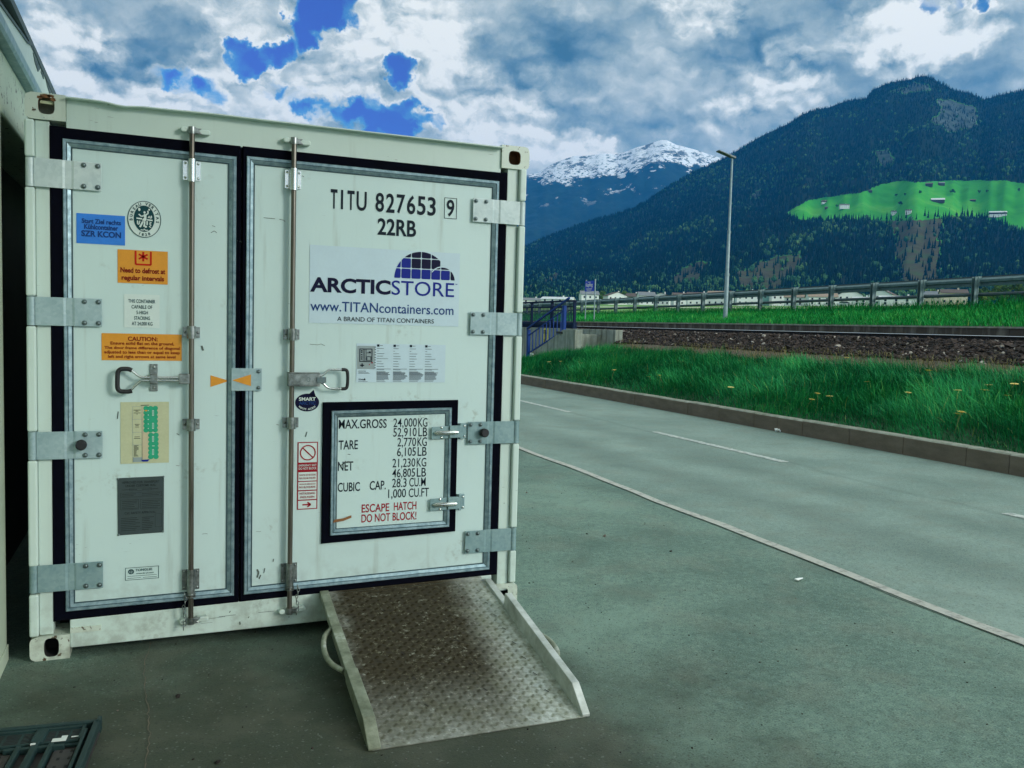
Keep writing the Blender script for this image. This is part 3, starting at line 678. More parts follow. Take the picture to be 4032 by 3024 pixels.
# --- left handle: twin bars, D grip, keeper strap
def arc(pts, k=4):
    """smooth a polyline (Chaikin)"""
    p = [Vector(q) for q in pts]
    for _ in range(k):
        q = [p[0]]
        for a, c in zip(p[:-1], p[1:]): q += [a*0.75+c*0.25, a*0.25+c*0.75]
        q.append(p[-1]); p = q
    return p
Y = -0.040
b = MB(); b.box(0.640, 0.688, -0.056, -0.022, 1.293, 1.341); b.cyl((0.662, -0.056, 1.315), 'y', 0.007, -0.004, 10); hl = b.build('lock_handle', M['cam'], doorL, 0.003)
b = MB()
b.tube(arc([(0.645, Y, 1.322), (0.490, Y, 1.322), (0.470, Y, 1.325), (0.432, Y, 1.358)], 2), 0.0058, 10)
b.tube(arc([(0.645, Y, 1.309), (0.490, Y, 1.309), (0.470, Y, 1.306), (0.432, Y, 1.264)], 2), 0.0058, 10)
b.build('handle_bar', M['chrome'], doorL)
b = MB(); b.tube(arc([(0.436, Y, 1.356), (0.420, Y, 1.364), (0.376, Y, 1.362), (0.374, Y, 1.31), (0.374, Y, 1.258), (0.420, Y, 1.256), (0.436, Y, 1.261)], 3), 0.0105, 12); b.build('handle_grip', M['black'], doorL)
b = MB(); b.box(0.513, 0.548, -0.004, 0.005, 1.256, 1.385); b.box(0.514, 0.547, -0.050, -0.047, 1.296, 1.336); b.box(0.514, 0.547, -0.047, -0.004, 1.335, 1.339); b.box(0.514, 0.547, -0.047, -0.004, 1.293, 1.297)
for z in (1.272, 1.370): b.dome((0.531, -0.004, z), 0.008, n=10, k=3)
b.build('handle_keeper', M['cam'], doorL, 0.003)
# --- right handle: boxed lock with loop
b = MB(); b.box(1.152, 1.306, -0.052, -0.016, 1.287, 1.345); b.box(1.150, 1.306, -0.056, -0.010, 1.345, 1.351); b.box(1.150, 1.306, -0.056, -0.010, 1.281, 1.287); b.box(1.150, 1.170, -0.054, -0.010, 1.281, 1.351)
b.build('lock_case', M['cam'], doorR, 0.002)
b = MB(); b.ring(1.248, 1.316, 0.006, 0.009, 0.009, 0.012, -0.0528); b.box(1.29, 1.335, -0.060, -0.030, 1.300, 1.327); b.build('lock_latch', M['bolt'], doorR)
b = MB(); b.tube(arc([(1.300, Y, 1.331), (1.322, Y, 1.336), (1.345, Y, 1.362), (1.37, Y, 1.366), (1.420, Y, 1.366)], 2), 0.0058, 10); b.tube(arc([(1.300, Y, 1.303), (1.322, Y, 1.298), (1.345, Y, 1.273), (1.37, Y, 1.268), (1.420, Y, 1.268)], 2), 0.0058, 10); b.build('handle_bar', M['chrome'], doorR)
b = MB(); b.tube(arc([(1.416, Y, 1.366), (1.442, Y, 1.366), (1.448, Y, 1.345), (1.448, Y, 1.290), (1.442, Y, 1.268), (1.416, Y, 1.268)], 3), 0.0085, 12); b.build('handle_grip', M['black'], doorR)
# --- centre overlap plate with its arrow
b = MB(); b.box(0.882, 1.026, -0.012, -0.0065, 1.257, 1.368)
pl = b.build('overlap_plate', M['zinc'], box, 0.001, 1)
for z in (1.272, 1.352):
    b = MB(); b.cyl((1.010, -0.0120, z), 'y', 0.010, -0.003, 12); b.dome((1.010, -0.0150, z), 0.007, n=10, k=3); b.build('bolt', M['bolt'], pl)
b = MB(); b.add([(0.886, -0.0135, 1.309), (0.974, -0.0135, 1.280), (0.974, -0.0135, 1.338)], [(0, 1, 2)]); b.build('arrow_mark', M['orange'], pl)
b = MB(); b.add([(0.786, 0.002, 1.275), (0.874, 0.002, 1.305), (0.786, 0.002, 1.332)], [(0, 1, 2)]); b.build('arrow_mark', M['orange'], box, label='orange level arrow on the left door')
# --- escape hatch in the right door
hq = [(1.373, 1.152), (2.021, 1.163), (2.021, 0.509), (1.373, 0.503)]; go = [(1.329, 1.196), (2.061, 1.203), (2.061, 0.478), (1.330, 0.460)]
b = MB(); i = 0.031
P = [(hq[3][0]+i, -0.006, hq[3][1]+i), (hq[2][0]-i, -0.006, hq[2][1]+i), (hq[1][0]-i, -0.006, hq[1][1]-i), (hq[0][0]+i, -0.006, hq[0][1]-i)]
b.hexa([P[0], P[1], (P[1][0], 0.003, P[1][2]), (P[0][0], 0.003, P[0][2]), P[3], P[2], (P[2][0], 0.003, P[2][2]), (P[3][0], 0.003, P[3][2])])
hatch = b.build('escape_hatch', M['door'], box)
b = MB(); b.frame(hq, [(0, 0.002), (0, -0.014), (0.003, -0.018), (0.013, -0.017), (0.015, -0.013), (0.018, -0.015), (0.029, -0.0085), (0.031, -0.0075)]); b.build('edge_trim', M['alu'], hatch)
b = MB(); b.frame(hq, [(0.0305, -0.007), (0.0315, -0.0095), (0.034, -0.0095), (0.035, -0.0055)]); b.frame(hq, [(0.0140, -0.0165), (0.0165, -0.0165)]); b.build('sealant_line', M['seal'], hatch)
b = MB(); A = [(x, 0.0038, z) for x, z in go]; A2 = [(x, -0.010, z) for x, z in [(go[0][0]+.004, go[0][1]-.004), (go[1][0]-.004, go[1][1]-.004), (go[2][0]-.004, go[2][1]+.004), (go[3][0]+.004, go[3][1]+.004)]]; B_ = [(x, -0.008, z) for x, z in hq]; C_ = [(x, 0.0035, z) for x, z in hq]
for L0, L1 in ((A, A2), (A2, B_), (B_, C_)):
    for k in range(4): b.quad(L0[k], L1[k], L1[(k+1) % 4], L0[(k+1) % 4])
b.build('gasket', M['gasket'], hatch)
for zc in (1.030, 0.640):
    b = MB(); b.hexa([(1.906, -0.0240, zc-.036), (2.005, -0.0240, zc-.034), (2.005, -0.019, zc-.034), (1.906, -0.019, zc-.036), (1.906, -0.0240, zc+.030), (2.005, -0.0240, zc+.034), (2.005, -0.019, zc+.034), (1.906, -0.019, zc+.030)])
    b.box(2.005, 2.070, -0.034, -0.012, zc-.030, zc+.036); b.box(2.062, 2.104, -0.018, 0.003, zc-.036, zc+.046); b.box(2.066, 2.082, -0.030, -0.016, zc-.040, zc+.048)
    hh = b.build('hatch_hinge', M['zincd'], hatch, 0.002)
    b = MB(); b.tube([(1.920, -0.027, zc-.002), (1.935, -0.034, zc-.001), (2.03, -0.038, zc), (2.05, -0.036, zc)], [0.006, 0.013, 0.012, 0.010], 12)
    for x, z in ((1.962, zc+.026), (1.962, zc-.028)): b.dome((x, -0.024, z), 0.008, n=10, k=3)
    for x, z in ((2.094, zc+.032), (2.094, zc-.024)): b.dome((x, -0.018, z), 0.007, n=10, k=3)
    b.build('hinge_arm', M['chrome'], hatch)
T = 0.002    # sticker plane on the doors; lettering 1.5 mm proud of it
TL_ = 0.0005
YH = -0.0072
b = MB()
for t, x0, x1, z0, w in (('MAX.GROSS', 1.412, 1.664, 1.058, .012), ('TARE', 1.413, 1.513, .950, .012), ('NET', 1.411, 1.490, .839, .012), ('CUBIC', 1.411, 1.527, .729, .012), ('CAP.', 1.579, 1.665, .731, .012),
        ('24,000', 1.700, 1.828, 1.060, .006), ('KG', 1.836, 1.887, 1.060, .006), ('52,910', 1.700, 1.828, 1.009, .006), ('LB', 1.838, 1.887, 1.009, .006), ('2,770', 1.724, 1.826, .956, .006), ('KG', 1.834, 1.886, .956, .006), ('6,105', 1.723, 1.826, .904, .006), ('LB', 1.836, 1.886, .904, .006),
        ('21,230', 1.699, 1.824, .845, .006), ('KG', 1.832, 1.885, .845, .006), ('46,805', 1.699, 1.824, .791, .006), ('LB', 1.834, 1.885, .791, .006), ('28.3', 1.699, 1.778, .739, .006), ('CU.M', 1.793, 1.884, .739, .006), ('1,000', 1.679, 1.776, .682, .006), ('CU.FT', 1.791, 1.903, .682, .006)):
    b.text(t, x0, x1, z0-(0.006 if ',' in t else 0), z0+0.048, YH, w)
b.build('lettering', M['ink'], hatch)
b = MB(); b.text('ESCAPE', 1.538, 1.686, .613, .657, YH, .014); b.text('HATCH', 1.711, 1.835, .615, .659, YH, .014); b.text('DO NOT BLOCK!', 1.538, 1.836, .560, .604, YH, .014); b.build('lettering', M['red'], hatch, label='red escape hatch warning lettering')
b = MB(); b.prism([(1.386, .572), (1.395, .588), (1.44, .592), (1.482, .606), (1.482, .592), (1.44, .578)], 'y', -0.0195, -0.0185); b.build('tape_scrap', M['brown'], hatch)
b = MB(); b.stroke([(1.428, .868), (1.445, .882), (1.462, .886), (1.478, .884)], .006, YH-.001); b.stroke([(1.46, .925), (1.475, .923)], .003, YH); b.stroke([(1.436, .872), (1.450, .890)], .004, YH-.001); b.build('scuff_mark', M['scuff'], hatch)
# --- big lettering on the right door
b = MB()
b.text('T', 1.357, 1.391, 2.180, 2.277, T, .02); b.text('I', 1.409, 1.420, 2.180, 2.277, T, .02); b.text('T', 1.442, 1.478, 2.180, 2.277, T, .02); b.text('U', 1.489, 1.541, 2.179, 2.277, T, .015)
x = 1.587
for ch in '827653':
    b.text(ch, x, x+0.045, 2.181, 2.279, T, .018); x += 0.0558
b.text('9', 1.971, 2.014, 2.184, 2.274, T, .018); b.frame([(1.958, 2.283), (2.028, 2.283), (2.028, 2.173), (1.958, 2.173)], [(0, T), (0.0028, T)])
b.text('22RB', 1.600, 1.806, 2.064, 2.150, T, .022)
b.build('identification_lettering', M['ink'], box)
# --- logo sheet
b = MB(); b.rect(1.256, 2.052, 1.600, 1.992, T); sh = b.build('logo_sticker', M['sheet'], box)
b = MB(); b.text('ARCTIC', 1.259, 1.674, 1.756, 1.832, TL_, .034)
def circ_clip(poly, cx, cz, r):
    fine = []
    for i in range(len(poly)):
        a, c = poly[i-1], poly[i]
        fine += [(a[0]+(c[0]-a[0])*k/12, a[1]+(c[1]-a[1])*k/12) for k in range(12)]
    out = []
    for p in fine:      # pull outside points onto the circle when the ray stays in the tile
        if math.hypot(p[0]-cx, p[1]-cz) <= r: out.append(p)
    if len(out) < 3: return None
    x0, x1 = min(p[0] for p in poly), max(p[0] for p in poly); z0, z1 = min(p[1] for p in poly), max(p[1] for p in poly)
    for k in range(160):
        t = math.pi*k/159; q = (cx+r*math.cos(t), cz+r*math.sin(t))
        if x0 <= q[0] <= x1 and z0 <= q[1] <= z1: out.append(q)
    mx, mz = sum(p[0] for p in out)/len(out), sum(p[1] for p in out)/len(out)
    return sorted(out, key=lambda p: math.atan2(p[1]-mz, p[0]-mx))
def rtile(x0, x1, z0, z1, r=.006):
    p = []
    for cx, cz, a0 in ((x1-r, z1-r, 0), (x0+r, z1-r, 90), (x0+r, z0+r, 180), (x1-r, z0+r, 270)):
        for k in range(4): t = rad(a0+30*k); p.append((cx+r*math.cos(t), cz+r*math.sin(t)))
    return p
nb, bb = MB(), MB()
xs = [1.675, 1.7280, 1.7825, 1.8370, 1.8915, 1.9450, 1.9990, 2.05]; zr = [1.8445, 1.8990, 1.9535, 2.005]; G = 0.0045
for ri in range(3):
    for ci in range(7):
        x0, x1, z0, z1 = xs[ci]+G/2, xs[ci+1]-G/2, zr[ri]+G/2, zr[ri+1]-G/2
        small = ci >= 5
        if small and ri == 2: continue
        t = rtile(x0, x1, z0, z1)
        q = circ_clip(t, 1.955, 1.843, .0695) if small else circ_clip(t, 1.838, 1.843, .1455)
        if q is None: continue
        tgt = bb if (ri == 0 and ci < 6) or (ri == 1 and ci <= 1) else nb
        tgt.add([(p[0], TL_, p[1]) for p in q], [tuple(range(len(q)))])
b.add(nb.v, nb.f, False)
b.build('lettering', M['navy'], sh)
bb.text('STORE', 1.679, 2.023, 1.757, 1.833, TL_, .002); bb.text('TM', 2.027, 2.040, 1.824, 1.830, TL_, .01); bb.build('lettering', M['blue'], sh)
b = MB(); pts = [(1.955+.0725*math.cos(rad(a)), 1.843+.0725*math.sin(rad(a))) for a in range(96, 150, 6)]; b.stroke(pts, .006, -0.0008); b.build('logo_arc', M['sheet'], sh)
b = MB(); b.text('www.TITANcontainers.com', 1.262, 2.022, 1.661, 1.712, TL_, .006); b.build('lettering', M['blue2'], sh)
b = MB(); b.text('A BRAND OF TITAN CONTAINERS', 1.398, 1.913, 1.613, 1.636, TL_, .004); b.build('lettering', M['ink'], sh)
# --- instruction sheet
b = MB(); b.rect(1.500, 1.982, 1.298, 1.500, T); sh = b.build('instruction_sticker', M['sheet'], box)
b = MB(); b.rect(1.505, 1.596, 1.368, 1.488, TL_); b.build('diagram_panel', M['greyb'], sh)
b = MB(); y = -0.001
b.frame([(1.515, 1.474), (1.583, 1.474), (1.583, 1.405), (1.515, 1.405)], [(0, y), (.004, y)])
for x in (1.534, 1.541, 1.549): b.rect(x, x+.0022, 1.405, 1.472, y)
b.frame([(1.553, 1.434), (1.577, 1.434), (1.577, 1.412), (1.553, 1.412)], [(0, y), (.003, y)])
b.stroke([(1.553, 1.452), (1.575, 1.452)], .003, y); b.disc(1.569, 1.456, .006, .004, y, 12)
for z in (1.463, 1.455, 1.442, 1.430, 1.420): b.rect(1.523, 1.530, z-.003, z+.003, y)
b.rect(1.519, 1.541, 1.384, 1.390, y); b.rect(1.527, 1.533, 1.378, 1.397, y)
for k in range(9): b.disc(1.598, 1.483-k*.0135, .0028, .0028, y, 12)
for k, x in enumerate((1.607, 1.695, 1.783, 1.868)):
    b.rect(x, x+.013, 1.485, 1.497, TL_); b.stroke([(x+.016, 1.491), (x+.031, 1.491)], .002, TL_)
    z = 1.476
    for w in (.036, .010, .036, .040, .050, .022, .030, .034): b.stroke([(x, z), (x+w*random.uniform(.8, 1.25), z)], .0018, TL_); z -= .0134
    for w in (.075, .040): b.stroke([(x, z), (x+w, z)], .0018, TL_); z -= .0045
    z -= .006
    for j in range(10): b.stroke([(x, z), (x+random.uniform(.060, .078)*(.7 if j in (0, 9) else 1), z)], .0027 if j < 4 else .0021, TL_); z -= .0048
    b.stroke([(x, 1.303), (x+.048, 1.303)], .0014, TL_)
b.text('ARCTICSTORE', 1.511, 1.550, 1.354, 1.359, TL_, .02); b.stroke([(1.511, 1.349), (1.565, 1.349)], .0016, TL_); b.stroke([(1.511, 1.345), (1.570, 1.345)], .0016, TL_)
b.text('TITAN', 1.512, 1.539, 1.309, 1.317, TL_, .03); b.add([(1.539, TL_, 1.309), (1.550, TL_, 1.309), (1.546, TL_, 1.321), (1.542, TL_, 1.317)], [(0, 1, 2, 3)]); b.stroke([(1.511, 1.303), (1.56, 1.303)], .0014, TL_)
b.build('lettering', M['ink'], sh)
b = MB(); b.disc(1.582, 1.401, .004, .004, -.0015, 12); b.disc(1.568, 1.391, .003, .003, -.0015, 12); b.build('red_mark', M['red'], sh)
# --- smart bubble
b = MB(); n = 40; E_ = [(1.252+.060*math.cos(2*math.pi*i/n), T, 1.195+.0455*math.sin(2*math.pi*i/n)) for i in range(n)]; b.add(E_, [tuple(range(n))]); b.add([(1.258, T, 1.236), (1.296, T, 1.222), (1.283, T, 1.260)], [(0, 1, 2)]); sb = b.build('smart_sticker', M['navy'], box)
b = MB(); b.text('SMART', 1.210, 1.294, 1.204, 1.222, TL_, .03)
for i, ch in enumerate('REMOTE ACCESS'):
    if ch == ' ': continue
    t = rad(-142+i*(104/12)); cx, cz = 1.252+.048*math.cos(t), 1.195+.034*math.sin(t); vs, fs = text_mesh(ch, .02); c = (vs.min(0)+vs.max(0))/2; k = .0125; a = t+math.pi/2; a *= .55
    b.add([(cx+((p[0]-c[0])*math.cos(a)-(p[1]-c[1])*math.sin(a))*k, TL_, cz+((p[0]-c[0])*math.sin(a)+(p[1]-c[1])*math.cos(a))*k) for p in vs], fs)
b.build('lettering', M['paper'], sb)
b = MB(); b.text('ARCTIC', 1.210, 1.294, 1.184, 1.201, TL_, .02); b.build('lettering', M['blue2'], sb)
# --- emergency exit strip
b = MB(); b.rect(1.206, 1.309, .645, .993, T); ex = b.build('exit_sticker', M['red'], box)
b = MB()
for z0, z1 in ((.888, .988), (.793, .838), (.746, .788), (.697, .740), (.650, .691)): b.rect(1.2115, 1.3035, z0, z1, TL_)
b.text('EMERGENCY EXIT', 1.213, 1.302, .868, .878, TL_, .012); b.text('DO NOT BLOCK', 1.213, 1.302, .851, .863, TL_, .012); b.build('white_field', M['paper'], ex)
b = MB(); y = -.001; b.ring(1.2575, .938, .034, .034, .040, .040, y); b.stroke([(1.233, .962), (1.282, .914)], .006, y)
b.text('SORTIE DE SECOURS', 1.2165, 1.2985, .819, .828, y, .012); b.text('NE PAS BLOQUER', 1.2165, 1.2985, .801, .812, y, .012); b.text('SALIDA DE EMERGENCIA', 1.2165, 1.2985, .773, .780, y, .012); b.text('NO BLOQUEAR', 1.2165, 1.2985, .754, .766, y, .012)
b.text('NOTAUSGANG', 1.2185, 1.2965, .723, .734, y, .012); b.text('FREILASSEN', 1.2225, 1.2925, .704, .715, y, .012)
b.stroke([(1.233, .670), (1.270, .670)], .007, y); b.stroke([(1.258, .682), (1.275, .670), (1.258, .658)], .0075, y); b.build('lettering', M['red'], ex)
# --- left door stickers
b = MB(); b.rect(.204, .407, 1.936, 2.072, T); s_ = b.build('blue_sticker', M['bluest'], box)
b = MB(); b.text('Start Ziel rechts', .226, .390, 2.028, 2.050, TL_, .03); b.text('Kühlcontainer', .236, .378, 2.002, 2.025, TL_, .03); b.text('SZR KCON', .224, .390, 1.968, 1.996, TL_, .034); b.build('lettering', M['blue2'], s_)
b = MB(); b.disc(.490, 2.063, .072, .0845, T, 48); s_ = b.build('classification_emblem', M['paper'], box)
b = MB(); b.ring(.490, 2.063, .0695, .082, .0725, .085, TL_, 48); b.disc(.489, 2.066, .0450, .0610, TL_, 40)
def ringtext(b, txt, cx, cz, rx, rz, a0, a1, h, y, inward=False):
    n = len(txt)
    for i, ch in enumerate(txt):
        if ch == ' ': continue
        t = rad(a0+(a1-a0)*i/(n-1)); px, pz = cx+rx*math.cos(t), cz+rz*math.sin(t); a = t-math.pi/2 if not inward else t+math.pi/2
        vs, fs = text_mesh(ch, .03); c = (vs.min(0)+vs.max(0))/2; k = h/.70
        b.add([(px+((p[0]-c[0])*math.cos(a)-(p[1]-c[1])*math.sin(a))*k, y, pz+((p[0]-c[0])*math.sin(a)+(p[1]-c[1])*math.cos(a))*k) for p in vs], fs)
ringtext(b, 'BUREAU VERITAS', .490, 2.064, .0575, .0715, 184, -8, .0125, TL_); ringtext(b, '1828', .490, 2.063, .055, .0715, 248, 292, .0125, TL_, True)
b.build('lettering', M['teal'], s_)
b = MB(); y = -.0012
def E(x, z): return (.418+(x-190)/1080*.144, 2.147-(z-220)/1260*.168)
def est(b, pts, w): b.stroke([E(*p) for p in pts], w*.144/1080, y)
c = E(735, 610); b.disc(c[0], c[1], .0048, .0055, y, 14); c = E(885, 505); b.disc(c[0], c[1], .0040, .0045, y, 12); c = E(565, 520); b.disc(c[0], c[1], .0050, .0075, y, 12); c = E(775, 1105); b.disc(c[0], c[1], .0055, .0052, y, 12)
est(b, [(545, 680), (640, 760), (715, 715)], 44); est(b, [(780, 690), (850, 640), (840, 545)], 44);
b.add([(E(*p)[0], y, E(*p)[1]) for p in [(690, 715), (730, 660), (800, 700), (795, 800), (800, 870), (740, 930), (655, 930), (665, 860), (725, 790)]], [tuple(range(9))])
est(b, [(690, 900), (650, 1000), (585, 1130)], 58); est(b, [(735, 920), (735, 1010), (715, 1110)], 54); est(b, [(475, 825), (655, 838)], 46); est(b, [(815, 860), (995, 872)], 46); est(b, [(505, 905), (510, 1030), (560, 1030), (570, 920), (600, 930)], 38)
est(b, [(820, 905), (818, 1045)], 48); est(b, [(890, 930), (960, 950), (890, 1000), (950, 1040), (880, 1100), (950, 1120)], 26); est(b, [(850, 790), (900, 720), (905, 790), (960, 790), (955, 710)], 36); est(b, [(610, 1220), (700, 1230), (730, 1180), (760, 1230), (850, 1225)], 30)
b.build('emblem_figure', M['paper'], s_)
b = MB(); b.rect(.375, .592, 1.763, 1.918, T); s_ = b.build('defrost_sticker', M['orange'], box)
b = MB(); b.stroke([(.452, 1.915), (.452, 1.852), (.518, 1.852), (.518, 1.914)], .008, TL_)
for a in (90, 30, 150): b.stroke([(.485-.022*math.cos(rad(a)), 1.889-.022*math.sin(rad(a))), (.485+.022*math.cos(rad(a)), 1.889+.022*math.sin(rad(a)))], .0085, TL_)
b.build('defrost_symbol', M['redbr'], s_)
b = MB(); b.text('Need to defrost at', .387, .581, 1.811, 1.836, TL_, .03); b.text('regular intervals', .392, .576, 1.770, 1.800, TL_, .03); b.build('lettering', M['dkred'], s_)
b = MB(); b.rect(.402, .556, 1.556, 1.712, T); s_ = b.build('stacking_sticker', M['paper'], box)
b = MB()
for t, x0, x1, z in (('THIS CONTAINER', .420, .537, 1.672), ('CAPABLE OF', .434, .524, 1.645), ('5-HIGH', .455, .505, 1.619), ('STACKING', .445, .514, 1.593), ('AT 24,000 KG', .435, .525, 1.567)): b.text(t, x0, x1, z-(.003 if ',' in t else 0), z+.0165, TL_, .012)
b.build('lettering', M['teal'], s_)
b = MB(); b.rect(.306, .655, 1.401, 1.527, T); s_ = b.build('caution_sticker', M['orange'], box)
b = MB(); b.text('CAUTION:', .418, .548, 1.493, 1.513, TL_, .022); b.text('Ensure solid flat on the ground,', .344, .621, 1.470, 1.489, TL_, .02); b.text('The door frame difference of diagonal', .318, .647, 1.450, 1.467, TL_, .02); b.text('adjusted to less than or equal to keep', .317, .646, 1.428, 1.447, TL_, .02); b.text('left and right arrows at same level', .333, .627, 1.408, 1.426, TL_, .02); b.build('lettering', M['dkred'], s_)
# inspection sheet with green stickers
b = MB(); b.rect(.385, .598, .910, 1.204, T); s_ = b.build('inspection_sheet', M['beige'], box)
def S(x, z): return (.385+(x-400)/1015*.213, 1.204-(z-165)/1300*.294)
b = MB()
a, c = S(850, 262), S(1000, 1370); b.rect(a[0], c[0], c[1], a[1], TL_); b.build('tan_field', M['tan'], s_)
b = MB()
for row in range(6):
    for cx in (930, 1025, 1125):
        q = S(cx, 300+row*92); b.disc(q[0], q[1], .0118, .0118, -.0003, 14)
for row in range(6):
    for cx in (1030, 1140):
        q = S(cx, 870+row*92); b.disc(q[0], q[1], .0122, .0118, -.0003, 14)
a, c = S(960, 300), S(1160, 770); b.rect(a[0], c[0], c[1], a[1], -.0006); a, c = S(1000, 860), S(1175, 1335); b.rect(a[0], c[0], c[1], a[1], -.0006)
b.build('green_dots', M['green'], s_)
b = MB()
for z in (345, 440, 535, 630, 725): q = S(978, z); b.disc(q[0], q[1], .0025, .0022, -.0012, 8)
for z0, z1 in ((340, 460), (610, 735), (890, 1010), (1170, 1290)): b.frame([S(1060, z0), S(1095, z0), S(1095, z1), S(1060, z1)], [(0, -.0012), (.0018, -.0012)])
for z in (815, 1098): b.stroke([S(1060, z), S(1110, z)], .003, -.0012)
b.build('white_mark', M['paper'], s_)
b = MB()
for z in (262, 530, 803, 1070, 1335): b.stroke([S(645, z), S(850, z)], .0014, TL_)
b.stroke([S(648, 262), S(660, 1435)], .0012, TL_); b.stroke([S(848, 262), S(852, 1435)], .0012, TL_); a, c = S(655, 1340), S(855, 1432); b.rect(a[0], c[0], c[1], a[1], TL_); b.build('table_lines', M['greyb'], s_)
b = MB(); b.stroke([S(820, 235), S(990, 232)], .003, TL_)
for z, w in ((335, 140), (358, 60), (395, 140), (418, 30), (635, 100), (660, 70), (692, 80), (900, 110), (935, 130)): b.stroke([S(745-w/2, z), S(745+w/2, z)], .0024, TL_)
for k in range(12): b.stroke([S(680, 1085+k*20), S(680+random.uniform(40, 95), 1085+k*20)], .0022, TL_)
b.build('lettering', M['dark'], s_)
b = MB(); b.add([(S(*p)[0], -.001, S(*p)[1]) for p in ((820, 1388), (1005, 1382), (965, 1428), (865, 1428))], [(0, 3, 2, 1)]); b.build('blue_tab', M['blue'], s_)
b = MB(); q = S(930, 347); b.disc(q[0], q[1], .006, .0035, -.0012, 10); b.build('orange_spot', M['orange'], s_)
# data plate
b = MB(); b.prism([(.371, .843), (.576, .845), (.575, .571), (.373, .568)], 'y', -0.0005, .0035); s_ = b.build('data_plate', M['plate'], box, .001, 1)
b = MB(); y = -.002
b.text('APPROVED FOR TRANSPORT', .392, .556, .815, .827, y, .014); b.text('UNDER CUSTOMS SEAL', .406, .540, .799, .810, y, .014); b.text('CSC SAFETY APPROVAL', .402, .540, .668, .679, y, .012)
b.frame([(.424, .793), (.520, .793), (.520, .780), (.424, .780)], [(0, y), (.0012, y)]); b.frame([(.384, .738), (.464, .738), (.464, .690), (.384, .690)], [(0, y), (.0012, y)]); b.frame([(.472, .738), (.566, .738), (.566, .690), (.472, .690)], [(0, y), (.0012, y)]); b.frame([(.384, .772), (.566, .772), (.566, .750), (.384, .750)], [(0, y), (.0012, y)]); b.frame([(.536, .664), (.566, .664), (.566, .600), (.536, .600)], [(0, y), (.0012, y)])
for z in (.786, .765, .757, .730, .722, .713, .704, .696): b.stroke([(.390, z), (.390+random.uniform(.05, .07), z)], .0022, y); b.stroke([(.478, z), (.478+random.uniform(.06, .085), z)], .0022, y)
for k in range(8): b.stroke([(.386, .650-k*.0085), (.386+random.uniform(.06, .085), .650-k*.0085)], .0024, y); b.stroke([(.478, .650-k*.0085), (.478+random.uniform(.03, .055), .650-k*.0085)], .0024, y)
b.build('lettering', M['dark'], s_)
b = MB()
for x, z in ((.374, .840), (.573, .842), (.376, .572), (.571, .575)): b.dome((x, -.0005, z), .0055, n=10, k=3)
b.build('rivet', M['bolt'], s_)
# maker's label
b = MB(); b.frame([(.404, .408), (.553, .408), (.553, .347), (.404, .347)], [(0, T), (.0022, T)]); b.text('TONGLEE', .450, .524, .388, .400, T, .02); b.text('www.tlc-yz.com', .452, .530, .372, .381, T, .018); b.stroke([(.414, .366), (.544, .366)], .0018, T); b.stroke([(.414, .356), (.474, .356)], .0018, T); b.stroke([(.482, .356), (.544, .356)], .0018, T)
b.ring(.430, .388, .0085, .0085, .0125, .0125, T, 24); b.stroke([(.417, .393), (.436, .393)], .003, T - .0002); b.stroke([(.427, .395), (.427, .379)], .003, T-.0002); b.stroke([(.434, .393), (.434, .381), (.441, .381)], .003, T-.0002); b.build('maker_label', M['teal'], box)
# scuffs and scratches
b = MB()
for p, w in (([(.640+.09, .118), (.70+.12, .122), (.86, .124)], .0016), ([(.83, .126), (.91, .128)], .002), ([(1.02, .128), (1.10, .128)], .0022), ([(.745, .100), (.80, .101)], .0012), ([(.905, 1.99), (.93, 1.985)], .002), ([(.785, 2.02), (.80, 2.03), (.812, 2.022)], .0025), ([(.79, 2.055), (.805, 2.05)], .002), ([(1.03, 2.110), (1.085, 2.108)], .0022), ([(1.105, 2.107), (1.128, 2.104), (1.133, 2.096)], .0022), ([(.745, 1.475), (.752, 1.452)], .008), ([(1.215, 2.33), (1.222, 2.325)], .003),
             ([(1.262, 1.492), (1.30, 1.489), (1.318, 1.494), (1.338, 1.485)], .0018), ([(1.012, .310), (1.02, .335), (1.012, .352)], .008), ([(1.022, .302), (1.03, .322)], .006), ([(1.045, .33), (1.050, .355)], .004), ([(1.09, .385), (1.093, .400)], .004), ([(.75, .55), (.77, .552), (.775, .548)], .0016), ([(1.005, .545), (1.03, .545)], .0014), ([(1.245, 1.02), (1.252, 1.045)], .005), ([(.372, 1.125), (.376, 1.16)], .004), ([(.632, 1.05), (.645, 1.042)], .003), ([(.63, .895), (.645, .892)], .0018), ([(1.10, 1.085), (1.112, 1.083)], .0022), ([(2.345, .62), (2.349, .618)], .004), ([(.88, .142), (.885, .15)], .004), ([(.93, .09), (.932, .075)], .006), ([(1.17, .09), (1.174, .088)], .005), ([(.97, .105), (.975, .112)], .004)):
    b.stroke(p, w, .0012 if p[0][1] > .19 and p[0][0] < 2.3 else .0035)
b.build('scuff_mark', M['scuff'], box)
